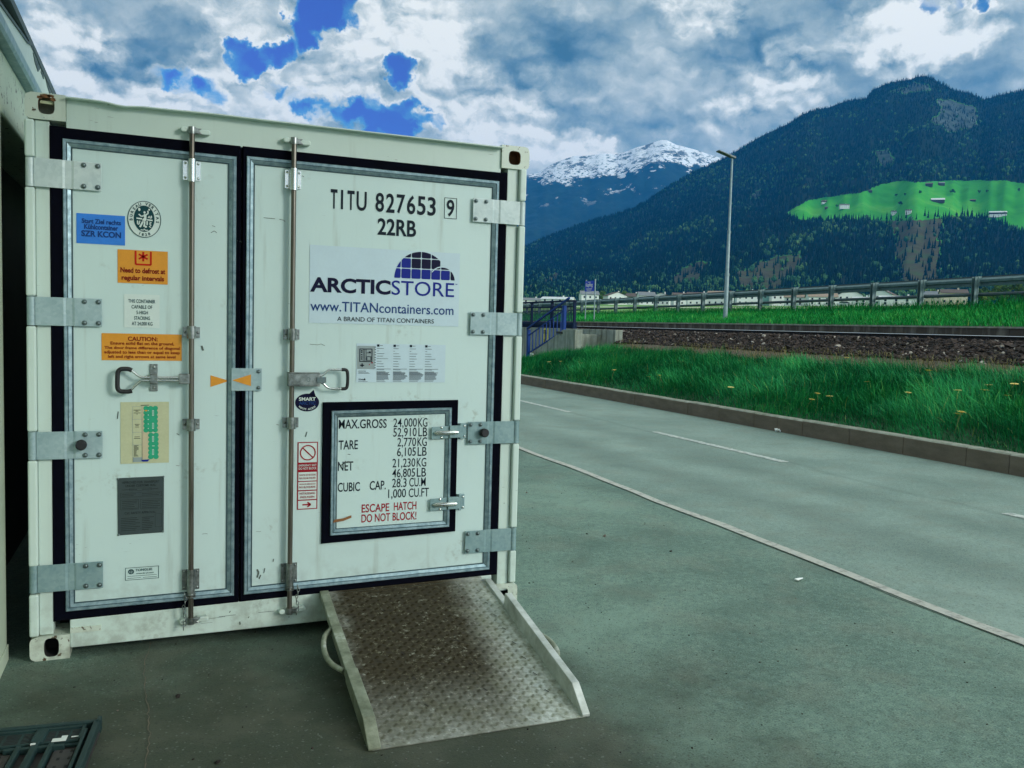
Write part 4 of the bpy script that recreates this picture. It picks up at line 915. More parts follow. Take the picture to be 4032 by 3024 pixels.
# ================================================================== loading ramp
TLc, TRc, BLc, BRc = Vector((1.325, -0.012, 0.196)), Vector((2.262, -0.012, 0.202)), Vector((1.286, -1.345, 0.006)), Vector((2.206, -1.352, 0.006))
rn = (TRc-TLc).cross(TLc-BLc).normalized()
if rn.z < 0: rn = -rn
def RP(u, v, h=0.0):   # u across, v down the slope
    return (TLc*(1-u)+TRc*u)*(1-v)+(BLc*(1-u)+BRc*u)*v+rn*h
ramp = thing('loading_ramp', (1.77, -0.68, 0), 'dirty aluminium tread plate ramp leaning on the container sill', 'ramp')
b = MB()
b.hexa([RP(0.01, 0, -.006), RP(.99, 0, -.006), RP(.99, 1, -.004), RP(.01, 1, -.004), RP(.01, 0), RP(.99, 0), RP(.99, 1), RP(.01, 1)])
b.hexa([(1.334, 0.002, .198), (2.216, 0.002, .208), RP(.955, .0, .001), RP(.012, .0, .001), (1.334, 0.002, .204), (2.216, 0.002, .214), RP(.955, .0, .005), RP(.012, .0, .005)])
b.cur = 0
pu = 0.0310; W_, L_ = 0.93, 1.345                      # raised five-bar pattern
nu, nv = int(0.86/pu), int(L_/pu)
for i in range(nu+1):
    for j in range(nv):
        cu, cv = 0.035+i*pu, 0.02+(j+0.5)*pu
        a = rad(38 if (i+j) % 2 else -52); ca, sa = math.cos(a), math.sin(a)
        for k in range(5):
            o = (k-2)*0.0056; hl = 0.0125-abs(k-2)*0.0010
            q = []
            for (t, w) in ((-hl, 0), (0, -.0015), (hl, 0), (0, .0015)):
                du, dv = ca*t-sa*(o+w), sa*t+ca*(o+w)
                q.append(((cu+du)/W_, (cv+dv)/L_))
            if min(p[0] for p in q) < .05 or max(p[0] for p in q) > .955 or min(p[1] for p in q) < .005 or max(p[1] for p in q) > .995: continue
            base = [RP(u, v, .0002) for u, v in q]; cuv = ((cu-sa*o)/W_, (cv+ca*o)/L_)
            b.cur = 2; b.add(base+[RP(*cuv, .0022)], [(0, 1, 4), (1, 2, 4), (2, 3, 4), (3, 0, 4)])
b.cur = 1
for i, u in enumerate((.88, .60, .30)):                # drain punchings in threes
    for j in range(5 if i else 8):
        v = .10+j*(.16 if i else .105)+.04*i
        for k in range(3):
            c = RP(u+.004*k, v+.006*k, .0022); b.add([c+Vector((.0042*math.cos(t), .0042*math.sin(t), 0)) for t in [2*math.pi*m/8 for m in range(8)]], [tuple(range(8))])
b.build('deck', [M['tread'], M['hole'], M['bars']], ramp)
def rim(u0, u1, stations, name='side_rail', m='rampedge'):
    b = MB(); ring = []
    for v, h in stations: ring.append([RP(u0, v, -.012 if v < .97 else -.004), RP(u1, v, -.012 if v < .97 else -.004), RP(u1, v, h), RP(u0, v, h)])
    vs = [p for r in ring for p in r]; fs = []
    for i in range(len(ring)-1):
        for j in range(4): fs.append((i*4+j, i*4+(j+1) % 4, i*4+4+(j+1) % 4, i*4+4+j))
    fs += [(3, 2, 1, 0), tuple(len(vs)-4+k for k in range(4))]
    b.add(vs, fs); return b.build(name, M[m], ramp, 0.003, 2)
rim(-.002, .046, [(.0, .022), (.30, .022)]); rim(-.004, .046, [(.305, .030), (.62, .033)]); rim(-.008, .046, [(.62, .050), (.90, .058), (.905, .058), (1.0, .006)])
rim(.960, 1.0, [(.02, .014), (.26, .018)], m='rimclean'); rim(.965, 1.003, [(.255, .066), (.26, .080), (.905, .080), (1.0, .010)], m='rimclean')
b = MB()
for pts in ([(-.004, .30, .012), (-.045, .33, .005), (-.066, .41, 0), (-.060, .51, 0), (-.004, .58, .006)],): b.tube(arc([RP(*p) for p in pts], 3), .0125, 12)
b.build('carry_handle', M['rampedge'], ramp)
b = MB(); b.tube(arc([RP(1.0, .50, .02), RP(1.045, .52, .02), RP(1.07, .58, .02), RP(1.06, .66, .02), RP(1.0, .70, .02)], 3), .0115, 12); b.build('carry_handle', M['rampedge'], ramp)
b = MB()
for i in range(60):                                    # weld bead along the left rail
    b.dome(RP(.0475, .03+i*.016, .0006), .0035, axis='z', n=6, k=2, flat=.6)
b.build('weld_bead', M['rampedge'], ramp)

# ================================================================== building on the left
bl = thing('site_building', (-2.2, -2.0, 0), 'pale shed wall with a flat eave close beside the container', 'building')
b = MB(); b.box(-4.2, -0.10, -11.0, 0.06, -0.02, 2.785); b.box(-4.2, -0.10, 0.06, 14.0, 2.50, 2.785); b.build('wall', M['wall'], bl, 0.01)
b = MB(); b.box(-4.2, -0.34, 0.061, 14.0, -0.02, 2.499); b.build('added_gap_recess', M['wallgap'], bl)  # recess added so the gap reads black, its shade painted on
b = MB(); b.box(-0.10, -0.094, -11.0, 0.06, 0.0, 0.075); b.build('plinth', M['wall'], bl, 0.002)
b = MB(); b.prism([(-0.32, 2.786), (-0.060, 2.786), (-0.050, 2.80), (-0.050, 2.842), (-0.075, 2.842), (-0.075, 2.80), (-0.32, 2.80)], 'y', -11.2, 14.2); b.build('gutter', M['zincd'], bl)
top = [(-11.2, 2.95), (-4, 2.955), (0.06, 2.972), (0.35, 3.0), (0.70, 3.035), (0.98, 3.06), (1.17, 3.10), (1.5, 3.085), (2.2, 3.075), (14.2, 3.08)]
b = MB(); b.prism([(-11.2, 2.80)]+[(14.2, 2.80)]+top[::-1], 'x', -0.13, -0.105); b.build('fascia_panel', M['fascia'], bl)
b = MB()
for (y0, z0), (y1, z1) in zip(top[:-1], top[1:]): b.hexa([(-.14, y0, z0), (-.098, y0, z0), (-.098, y1, z1), (-.14, y1, z1), (-.14, y0, z0+.014), (-.098, y0, z0+.014), (-.098, y1, z1+.014), (-.14, y1, z1+.014)])
for y0, y1, d in ((1.22, 1.55, .05), (1.6, 1.72, .025), (1.85, 2.15, .035)): b.prism([(y0, 3.078), (y1, 3.076), ((y0+y1)/2+.05, 3.076-d), ((y0+y1)/2-.08, 3.078-d*.7)], 'x', -.1045, -.101)
b.build('flashing', M['trimd'], bl)
for y in (-2.2, -1.1, -.05, .53, 1.12, 2.0): MB().box(-.1045, -.092, y-.012, y+.012, 2.868, 2.888).build('panel_clip', M['bolt'], bl)
MB().box(-4.2, -.16, -6.2, -0.80, 3.132, 4.12).build('upper_storey', M['wall'], bl)
MB().box(-4.4, -.10, -11.2, 14.2, 3.09, 3.13).build('roof', M['trimd'], bl)
MB().box(-.10, 2.75, -6.2, -0.80, 4.0, 4.12).build('unseen_shade_canopy', M['trimd'], bl, 0.01)  # out-of-view roof, added and sized to shade the left foreground

# ================================================================== folded crate
cr = thing('folding_crate', (0.14, -1.15, 0), 'dark plastic folding crate lying collapsed on the asphalt', 'crate')
CX = Matrix.Translation((0.150, -0.835, 0)) @ Matrix.Rotation(rad(-6), 4, 'Z')
def cb(b, x0, x1, y0, y1, z0, z1):
    p = [CX @ Vector(q) for q in ((x0, y0, z0), (x1, y0, z0), (x1, y1, z0), (x0, y1, z0), (x0, y0, z1), (x1, y0, z1), (x1, y1, z1), (x0, y1, z1))]; b.hexa(p)
HW = 0.195
b = MB(); cb(b, -HW, HW, -.60, 0, .002, .022); b.build('base', M['crateb'], cr, .004)
b = MB()
cb(b, -HW, HW, -.020, 0, .022, .056); cb(b, HW-.022, HW, -.60, -.02, .022, .060); cb(b, -HW, -HW+.022, -.60, -.02, .022, .060); cb(b, HW-.048, HW-.034, -.58, -.06, .022, .052); cb(b, HW-.012, HW+.004, -.03, .004, .01, .066)
b.build('rim', M['crate'], cr, .004)
for x0, x1 in ((-HW+.024, -.012), (.012, HW-.05)):
    b = MB(); cb(b, x0, x1, -.135, -.022, .022, .042); cb(b, x0-.004, x0+.008, -.135, -.022, .022, .050); cb(b, x1-.008, x1+.004, -.135, -.022, .022, .050); cb(b, x0, x1, -.034, -.022, .022, .050)
    e = b.build('end_wall', M['crate'], cr, .003)
    b = MB(); w = x1-x0
    for k in range(7):
        y = -.052-k*.0115
        for f0, f1 in ((.10, .30), (.36, .66), (.72, .92)): cb(b, x0+w*f0, x0+w*f1, y-.0028, y+.0028, .0385, .0428)
    b.build('vent_slots', M['hole'], e)
b = MB(); cb(b, -.012, .012, -.60, -.022, .022, .050); cb(b, -.10, .10, -.175, -.160, .022, .046); cb(b, .045, .062, -.60, -.150, .022, .048); cb(b, -.062, -.045, -.60, -.150, .022, .048); cb(b, -.19, .19, -.150, -.138, .022, .034); b.build('hinge_ribs', M['crate'], cr, .003)
for x0, x1 in ((-.165, -.07), (.07, .14)):
    b = MB(); cb(b, x0, x1, -.58, -.19, .022, .036); e = b.build('side_wall', M['crateb'], cr, .003)
    b = MB()
    for yy in (-.215, -.27, -.33):
        for xx in (x0+.022, x0+.058): cb(b, xx, xx+.010, yy, yy+.016, .034, .0372)
    b.build('grip_holes', M['hole'], e)
b = MB(); cb(b, .050, .098, -.136, -.112, .0425, .0445); cb(b, .078, .098, -.112, -.095, .0425, .0445); cb(b, .112, .145, -.112, -.106, .0425, .0445); b.build('torn_label', M['white'], cr)
cb2 = MB(); cb(cb2, -.014, .002, -.160, -.152, .047, .053); cb2.build('torn_label', M['white'], cr)

# ================================================================== ground, yard, road
def sheet(name, x0, x1, y0, y1, z, m, n=1):
    b = MB(); b.quad((x0, y0, z), (x1, y0, z), (x1, y1, z), (x0, y1, z)); return tag(b.build(name, m), kind='structure')
sheet('ground', -8500, 8500, -8500, 8500, -0.45, M['turf'])
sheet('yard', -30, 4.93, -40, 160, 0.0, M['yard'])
ry = np.linspace(-40, 160, 401)
xl = 4.905-0.016*ry*0+0.13*np.tanh((ry-1.5)/4.5)+0.012*np.sin(ry*1.9)+0.008*np.sin(ry*4.3+1)
def strip(name, xa, xb, ys, z, m):
    v = np.concatenate([np.stack([xa, ys, np.full_like(ys, z)], 1), np.stack([xb, ys, np.full_like(ys, z)], 1)]); n = len(ys)
    i = np.arange(n-1); f = np.stack([i, i+n, i+n+1, i+1], 1); return tag(np_mesh(name, v, f, m), kind='structure')
strip('road', xl-.06, np.full_like(ry, 10.05), ry, 0.004, M['road'])
strip('edge_strip', xl-.055+.006*rng.standard_normal(401), xl+.035+.006*rng.standard_normal(401), ry, 0.009, M['edge'])
# the white line is broken: three metres painted, three bare
b = MB()
for k in range(-6, 16):
    y0 = 4.2+6.15*k; n = 24
    for i in range(n):
        ya, yb = y0+3.1*i/n, y0+3.1*(i+1)/n
        e = [0.012*random.uniform(-1, 1) for _ in range(4)]; c0 = 7.80-.03*math.sin(y0)
        b.quad((c0-.062+e[0], ya, .0085), (c0+.062+e[1], ya, .0085), (c0+.062+e[2], yb, .0085), (c0-.062+e[3], yb, .0085))
tag(b.build('lane_marking', M['line']), kind='structure')
# long joint in the yard surface, running out from under the container
b = MB(); y = -6.0; x = .50
pts = []
while y < .1:
    pts.append((.505+.013*math.sin(y*5)+random.uniform(-.006, .006)+.018*(y+1 if y < -1 else 0), y)); y += .03
for (xa, ya), (xb, yb) in zip(pts[:-1], pts[1:]):
    w = random.uniform(.0006, .0022); b.quad((xa-w, ya, .0035), (xa+w, ya, .0035), (xb+w, yb, .0035), (xb-w, yb, .0035))
tag(b.build('surface_joint', M['kerb']), kind='structure')
# loose grit on the yard
gv, gf = [], []; ico = bmesh.new(); bmesh.ops.create_icosphere(ico, subdivisions=1, radius=1.0)
IV = np.array([v.co for v in ico.verts]); IF = np.array([[v.index for v in f.verts] for f in ico.faces]); ico.free()
def rocks(n, px, py, pz, size, seed, squash=.6):
    r = np.random.default_rng(seed); k = len(IV)
    jit = 1+.28*r.standard_normal((n, k, 1)); size = np.broadcast_to(np.asarray(size, float), (n,))
    v = IV[None]*jit; a = r.uniform(0, 6.28, n); c, s = np.cos(a)[:, None], np.sin(a)[:, None]
    tl = r.uniform(-.8, .8, n)[:, None]
    v = v*(size[:, None, None]*r.uniform(.6, 1.4, (n, 1, 3))*np.array([1, 1, squash]))
    y2 = v[:, :, 1]*np.cos(tl)-v[:, :, 2]*np.sin(tl); z2 = v[:, :, 1]*np.sin(tl)+v[:, :, 2]*np.cos(tl)
    x2 = v[:, :, 0]*c-y2*s; y3 = v[:, :, 0]*s+y2*c
    P = np.stack([x2+px[:, None], y3+py[:, None], z2+pz[:, None]], 2).reshape(-1, 3)
    F = (IF[None]+(np.arange(n)*k)[:, None, None]).reshape(-1, 3); t = np.repeat(r.uniform(0, 1, n), k)
    return P, F, t
n = 900; gx = rng.uniform(-.05, 4.8, n); gy = rng.uniform(-3.0, 6, n); sz = rng.uniform(.0014, .0045, n)*(1+2.2*(rng.random(n) > .985))
P_, F_, T_ = rocks(n, gx, gy, sz*.3, sz, 5)
tag(np_mesh('grit', P_, F_, M['stone'], attrs={'tint': np.repeat(rng.choice([.2, .6, .97], n, p=[.45, .35, .2]), len(IV))}), kind='stuff')
# litter
b = MB()
for (x, y, a, L) in ((4.436, -.014, .5, .045),):
    c, s = math.cos(a), math.sin(a)
    b.hexa([(x-c*L-s*.012, y-s*L+c*.012, .012), (x-c*L+s*.012, y-s*L-c*.012, .012), (x+c*L+s*.010, y+s*L-c*.010, .006), (x+c*L-s*.010, y+s*L+c*.010, .006), (x-c*L-s*.012, y-s*L+c*.012, .020), (x-c*L+s*.012, y-s*L-c*.012, .014), (x+c*L+s*.010, y+s*L-c*.010, .012), (x+c*L-s*.010, y+s*L+c*.010, .008)])
tag(b.build('paper_scrap', M['white']), 'small white paper scrap lying on the yard before the pale edge strip', 'litter')
P_, F_, T_ = rocks(9, np.array([10.0-.1+.03*i for i in range(9)])*0+9.91+rng.uniform(-.03, .03, 9), 6.9+rng.uniform(-.05, .05, 9), rng.uniform(.01, .05, 9), rng.uniform(.015, .028, 9), 12, .9)
tag(np_mesh('crumpled_paper', P_, F_, M['white']), 'crumpled pale paper lying against the kerb face', 'litter')

# ================================================================== kerb
b = MB(); y = -40.0; i = 0
while y < 160:
    L = 1.0 if random.random() > .15 else .6
    j = random.uniform(-.004, .004)
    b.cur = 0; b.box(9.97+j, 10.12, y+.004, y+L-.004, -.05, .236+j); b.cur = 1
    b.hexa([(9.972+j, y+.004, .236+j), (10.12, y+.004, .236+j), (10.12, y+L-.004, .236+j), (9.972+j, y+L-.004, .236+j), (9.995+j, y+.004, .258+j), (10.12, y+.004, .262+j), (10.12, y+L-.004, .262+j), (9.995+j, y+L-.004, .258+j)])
    y += L
tag(b.build('kerb', [M['kerb'], M['kerbtop']], None, 0.004, 1), kind='structure')

# ================================================================== grass bank, ballast, track, platform
def bank_h(x, y):
    t = np.clip((x-10.1)/(13.9-10.1), 0, 1)
    far = np.clip((y-19.6)/4.4, 0, 1); far = far*far*(3-2*far)
    top = .98*(1-far)+.16*far
    h = .235+(top-.235)*(t**.85)
    h = h+.10*fbm(x*1.1, y*1.1, 4, 3)*np.clip((x-10.2)/.8, 0, 1)+.05*fbm(x*4, y*4, 2, 8)*np.clip((x-10.2)/.5, 0, 1)
    return h
def grid_mesh(name, xs, ys, hf, m, kind='structure'):
    X, Y_ = np.meshgrid(xs, ys); Z = hf(X, Y_); n0, n1 = X.shape
    v = np.stack([X.ravel(), Y_.ravel(), Z.ravel()], 1); i, j = np.meshgrid(np.arange(n0-1), np.arange(n1-1), indexing='ij'); a = (i*n1+j).ravel()
    f = np.stack([a, a+1, a+n1+1, a+n1], 1); return tag(np_mesh(name, v, f, m, smooth=True), kind=kind)
ys = np.concatenate([np.arange(-30, 0, 1.0), np.arange(0, 32, .2), np.arange(32, 120, 2.0)])
grid_mesh('grass_bank', np.arange(10.08, 14.01, .13), ys, bank_h, M['turf'])
def soil_h(x, y):
    t = np.clip((x-13.9)/1.1, 0, 1); e = bank_h(np.full_like(x, 13.9), y)
    far = np.clip((y-21.0)/2.0, 0, 1)
    return (e*(1-t)+1.20*t)*(1-far)+far*(e-.15)+.03*fbm(x*5, y*5, 3, 4)
grid_mesh('soil_strip', np.arange(13.9, 15.05, .12), ys, soil_h, M['earth'])
def bal_h(x, y):
    up_ = np.clip((x-14.9)/1.15, 0, 1); dn = np.clip((19.0-x)/.5, 0, 1)
    return 1.16+.37*up_*np.where(x > 18.5, 1, 1)+.04*fbm(x*6, y*6, 2, 6)
grid_mesh('ballast_bed', np.arange(14.95, 19.1, .12), ys[(ys < 24.6) | (ys > 24.59)], bal_h, M['earth'])
n = 15000; bx = rng.uniform(14.75, 18.95, n); near = rng.random(n) < .62; bx[near] = rng.uniform(14.75, 16.45, near.sum()); by = rng.uniform(5, 40, n); by[:9000] = rng.uniform(5, 23, 9000)
keep = ~((by > 21.2) & (bx < 15.3)); bx, by = bx[keep], by[keep]; n = len(bx); sz = rng.uniform(.028, .060, n)*(1+.5*(rng.random(n) > .97))
bz = bal_h(bx, by)+rng.uniform(-.012, .030, n); P_, F_, T_ = rocks(n, bx, by, bz, sz, 21, .75)
tag(np_mesh('ballast', P_, F_, M['stone'], attrs={'tint': T_}), kind='stuff')
tr = thing('railway_track', (16.92, 10, 1.5), 'narrow gauge railway track with a shining rail head on dark ballast', 'railway track')
for xr in (16.54, 17.30):
    b = MB(); z = 1.552
    b.prism([(xr-.055, z), (xr+.055, z), (xr+.055, z+.010), (xr+.010, z+.022), (xr+.009, z+.092), (xr+.030, z+.100), (xr+.030, z+.122), (xr-.030, z+.122), (xr-.030, z+.100), (xr-.009, z+.092), (xr-.010, z+.022), (xr-.055, z+.010)], 'y', -40, 130)
    r_ = b.build('rail', M['rail'], tr)
    b = MB(); b.prism([(xr-.031, z+.1225), (xr-.026, z+.130), (xr+.026, z+.130), (xr+.031, z+.1225)], 'y', -40, 130); b.build('rail_head', M['railtop'], r_)
for k in range(56):
    y = 4.5+.66*k; MB().box(16.17, 17.67, y-.11, y+.11, 1.47, 1.550).build('sleeper', M['sleeper'], tr, .008, 1)
b = MB()
for k in range(56):
    y = 4.5+.66*k
    for xr in (16.54, 17.30):
        for d in (-.085, .085): b.box(xr+d-.035, xr+d+.035, y-.05, y+.05, 1.55, 1.592); b.cyl((xr+d, y, 1.59), 'z', .018, .05, 8)
o = b.build('rail_fastenings', M['rail'], tr); o['kind'] = 'stuff'
b = MB(); y = -30.0
while y < 110: b.cur = 0; b.box(19.04, 19.26, y+.006, y+1.994, 1.30, 1.872); b.cur = 1; b.box(19.02, 19.26, y+.003, y+1.997, 1.872, 1.915); y += 2.0
tag(b.build('platform_wall', [M['concd'], M['kerbtop']]), 'low weathered concrete platform edge behind the railway track', 'wall')
def plat_h(x, y):
    t = np.clip((x-19.25)/(23.2-19.25), 0, 1)
    top = 2.50-.0078*(y-14.5)
    return 1.87+(top-1.87)*t**.9+.05*fbm(x*1.5, y*1.5, 3, 9)-1.6*np.clip((x-24.4)/3.0, 0, 1)**1.3
grid_mesh('platform_verge', np.arange(19.25, 27.6, .28), ys, plat_h, M['turf'])

# ------------------------------------------------------------------ grass blades
def blades(name, px, py, pz, L, W_, lean, tint, m, seed, az=None):
    r = np.random.default_rng(seed); n = len(px); a = r.uniform(0, 6.28, n) if az is None else az+.9*r.standard_normal(n)
    dx, dy = np.cos(a), np.sin(a); sx, sy = -dy, dx
    fa = r.uniform(-.6, .6, n); c, s = np.cos(fa), np.sin(fa); sx, sy = sx*c-sy*s, sx*s+sy*c
    rows = []
    for t, w in ((0, 1.0), (.5, .8), (.85, .45), (1.0, .06)):
        h = L*(t-.42*lean*t*t); o = L*lean*(t**1.8)*.85
        for sg in (-1, 1): rows.append(np.stack([px+dx*o+sg*sx*W_*w, py+dy*o+sg*sy*W_*w, pz+h], 1))
    v = np.stack(rows, 1).reshape(-1, 3); b0 = np.arange(n)[:, None]*8
    f = np.concatenate([b0+np.array([[0, 1, 3, 2]]), b0+np.array([[2, 3, 5, 4]]), b0+np.array([[4, 5, 7, 6]])]); t_ = np.repeat(tint, 8)
    return tag(np_mesh(name, v, f, m, attrs={'tint': t_}), kind='stuff')
n = 105000; gx = rng.uniform(10.10, 14.25, n); gy = 1.5+24.3*rng.random(n)**1.15
cl = fbm(gx*1.6, gy*1.6, 3, 31); cl2 = fbm(gx*.7, gy*.7, 3, 32); keep = rng.random(n) < np.clip(1.15+2.0*cl, .25, 1)*np.where(gx > 13.55, np.clip(.12+2.2*cl2+(13.75-gx)*1.2, .0, 1), 1)
keep &= ~((gx > 13.3) & (gy > 21.3))
gx, gy, cl, cl2 = gx[keep], gy[keep], cl[keep], cl2[keep]; n = len(gx)
L = (.17+.34*np.clip(cl2+.30, 0, 1)+.22*np.clip(cl+.1, 0, 1))*rng.uniform(.55, 1.3, n); L *= np.where(gx > 13.7, .6, 1); edge = np.clip((gx-10.1)/.5, .45, 1); L *= edge
az = 6.0*fbm(gx*.55, gy*.55, 2, 33)+3.6
tint = np.clip(.42+.85*cl2+.30*cl+.16*rng.standard_normal(n), 0, .92); tint = np.where(rng.random(n) > .985, rng.uniform(.93, 1.0, n), tint)
blades('grass', gx, gy, bank_h(gx, gy)-.02, L, rng.uniform(.003, .0062, n), np.clip(rng.uniform(.15, 1.15, n), 0, 1.2), tint, M['grass'], 41, az)
n = 14000; gx = rng.uniform(12.9, 15.0, n); gy = 1.5+20*rng.random(n); k = rng.random(n) < np.clip(.35+1.6*fbm(gx*1.3, gy*.8, 3, 35), 0, 1); gx, gy = gx[k], gy[k]; n = len(gx)
blades('dry_grass', gx, gy, np.where(gx < 13.9, bank_h(gx, gy), soil_h(gx, gy))-.01, rng.uniform(.05, .22, n), rng.uniform(.003, .006, n), rng.uniform(.2, 1.1, n), rng.random(n), M['drygrass'], 42)
n = 95000; gx = rng.uniform(19.28, 24.6, n); gy = 5+52*rng.random(n)**1.2; cl = fbm(gx*.8, gy*.8, 3, 36)
L = rng.uniform(.10, .26, n)*(1+1.0*np.clip(cl, 0, 1)); post = np.clip(1-np.abs(gx-23.2)/.7, 0, 1); L *= 1+.9*post
dk = np.clip((gx-21.6)/1.4, 0, 1)
tint = np.clip(.62+.8*cl-.34*dk+.2*rng.standard_normal(n), 0, .95); tint = np.where(rng.random(n) > .99, .99, tint)
blades('verge_grass', gx, gy, plat_h(gx, gy)-.02, L, rng.uniform(.006, .011, n), rng.uniform(.1, .9, n), tint, M['grass2'], 43)
# ------------------------------------------------------------------ dandelions
def dandelion(loc, h, lean, r, first=None):
    if first is None:
        t = thing('dandelion', loc, None, 'flower'); b = MB(); o = Vector(loc)
        b.tube([o, o+Vector((.02, .01, h*.55)), o+Vector((.06, .02, h))], .004, 5); b.build('stem', M['stem'], t)
        b = MB(); c = o+Vector((.06, .02, h))
        for k in range(16):
            for ring, rr in ((0, 1.0), (1, .62)):
                a = 2*math.pi*k/16+ring*.2; d = Vector((math.cos(a), math.sin(a), .25+.5*ring)); s = Vector((-math.sin(a), math.cos(a), 0))
                b.add([c-s*.004+Vector((0, 0, .004)), c+s*.004+Vector((0, 0, .004)), c+d*.040*rr+s*.009, c+d*.040*rr-s*.009], [(0, 1, 2, 3)])
        b.dome(c-Vector((0, 0, .006)), .016, axis='z', n=10, k=3, flat=1.0); b.build('flower_head', M['petal'], t); return t
    t = first.copy(); COL.objects.link(t)
    for ch in list(first.children): c = ch.copy(); COL.objects.link(c); c.parent = t
    return t
flowers = [(10.45, 6.9), (10.55, 6.75), (10.75, 6.55), (11.25, 5.6), (11.9, 5.1), (11.95, 4.95), (12.3, 4.7), (12.4, 5.2), (10.75, 9.3), (10.6, 11.5), (10.75, 12.2), (11.2, 16.4), (10.9, 17.3), (11.0, 18.0), (12.0, 21.6), (10.5, 13.6), (10.45, 4.0), (10.7, 4.3), (11.8, 6.9), (12.5, 6.2), (13.4, 9.8), (13.45, 9.2), (11.9, 4.3), (12.2, 4.1), (12.0, 3.9), (12.8, 4.6)]
f0 = None
for i, (x, y) in enumerate(flowers):
    z = float(bank_h(np.array([x]), np.array([y]))[0]); h = random.uniform(.15, .30)
    if f0 is None: f0 = dandelion((x, y, z), .36, 0, 1); t = f0
    else: t = dandelion(None, 0, 0, 0, f0)
    t.location = (x, y, z); s = random.uniform(1.2, 1.8); t.scale = (s, s, h/.36); t.rotation_euler = (random.uniform(-.1, .1), random.uniform(-.1, .1), random.uniform(0, 6.28))
    tag(t, 'pale yellow dandelion on a thin stem in the roadside grass bank', 'flower', 'dandelions in the grass bank')

# ================================================================== stair flank, stairs, back wall, blue railings
b = MB(); b.prism([(21.40, -.1), (21.40, 1.550), (22.35, 1.535), (25.75, .30), (25.95, .25), (25.95, -.1)], 'x', 13.36, 13.64)
tag(b.build('stair_flank_wall', M['conc'], None, .012), 'sloping concrete flank wall under the blue stair railing', 'wall')
b = MB()
for k in range(7): b.box(13.64, 14.88, 22.4+.46*k, 22.4+.46*(k+1), -.05, 1.40-.19*k)
tag(b.build('stairs', M['conc']), kind='structure')
b = MB(); b.box(14.88, 15.16, 21.40, 46.0, -.1, 1.575); bw = tag(b.build('retaining_wall', M['conc'], None, .01), 'pale concrete retaining wall behind the stairs', 'wall')
b = MB(); b.box(14.874, 14.879, 26.85, 27.28, .90, 1.55); b.build('yellow_panel', M['yellow'], bw)
b = MB(); b.tube([(14.85, 27.07, 1.5), (14.85, 27.07, 1.10)], .016, 8); b.tube([(14.85, 27.07+.085*math.cos(t), 1.0+.11*math.sin(t)) for t in [2*math.pi*i/16 for i in range(16)]], .014, 6, closed=True); b.box(14.86, 14.872, 26.9, 27.25, 1.44, 1.47); b.box(14.86, 14.872, 26.9, 27.25, 1.36, 1.39); b.build('hanging_ring', M['black'], bw)
b = MB(); b.box(13.10, 13.34, 26.0, 26.5, -.05, .33); tag(b.build('concrete_block', M['conc'], None, .01), 'small concrete block at the foot of the stair flank wall', 'block')
sr = thing('stair_railing', (13.5, 24.0, .9), 'bright blue sloping railing beside the concrete stairs', 'railing')
MB().box(13.45, 13.55, 25.52, 25.66, .30, 1.50).build('post', M['bluepaint'], sr, .004)
MB().box(13.45, 13.55, 22.48, 22.64, 1.40, 2.36).build('post', M['bluepaint'], sr, .004)
def bar(b, y0, z0, y1, z1, h, w=.03, x=13.5): b.hexa([(x-w, y0, z0), (x+w, y0, z0), (x+w, y1, z1), (x-w, y1, z1), (x-w, y0, z0+h), (x+w, y0, z0+h), (x+w, y1, z1+h), (x-w, y1, z1+h)])
b = MB(); bar(b, 25.75, 1.49, 22.2, 2.58, .065, .035); b.build('handrail', M['bluepaint'], sr, .006)
b = MB(); bar(b, 25.5, 1.28, 22.6, 2.18, .04, .018); b.build('middle_rail', M['bluepaint'], sr)
b = MB(); bar(b, 25.5, .60, 22.6, 1.46, .05, .02); b.build('bottom_rail', M['bluepaint'], sr)
for k in range(9):
    y = 25.2-.3*k; MB().box(13.485, 13.515, y-.014, y+.014, .64+(25.5-y)*.2966, 1.30+(25.5-y)*.3103).build('baluster', M['bluepaint'], sr)
b = MB(); b.box(13.33, 13.40, 22.35, 22.8, 1.40, 1.47); b.build('base_bracket', M['black'], sr); b = MB(); b.box(13.33, 13.42, 25.4, 25.7, .28, .42); b.build('base_bracket', M['black'], sr)
fe = thing('platform_fence', (15.03, 31, 1.6), 'dark blue platform fence with close vertical bars above the retaining wall', 'fence')
MB().box(14.98, 15.09, 24.80, 37.0, 2.585, 2.65).build('top_rail', M['bluedark'], fe, .006); MB().box(15.01, 15.06, 24.84, 37.0, 2.38, 2.43).build('middle_rail', M['bluedark'], fe); MB().box(15.01, 15.06, 24.84, 37.0, 1.70, 1.76).build('bottom_rail', M['bluedark'], fe)
MB().box(15.10, 15.13, 24.84, 37.0, 1.577, 1.80).build('toe_board', M['bluedark'], fe)
for k in range(7): y = 24.88+2.0*k; MB().box(14.99, 15.08, y-.055, y+.055, 1.577, 2.585).build('post', M['bluedark'], fe)
for k in range(92): y = 24.98+.13*k; MB().box(15.022, 15.048, y-.016, y+.016, 1.76, 2.38).build('baluster', M['bluedark'], fe)
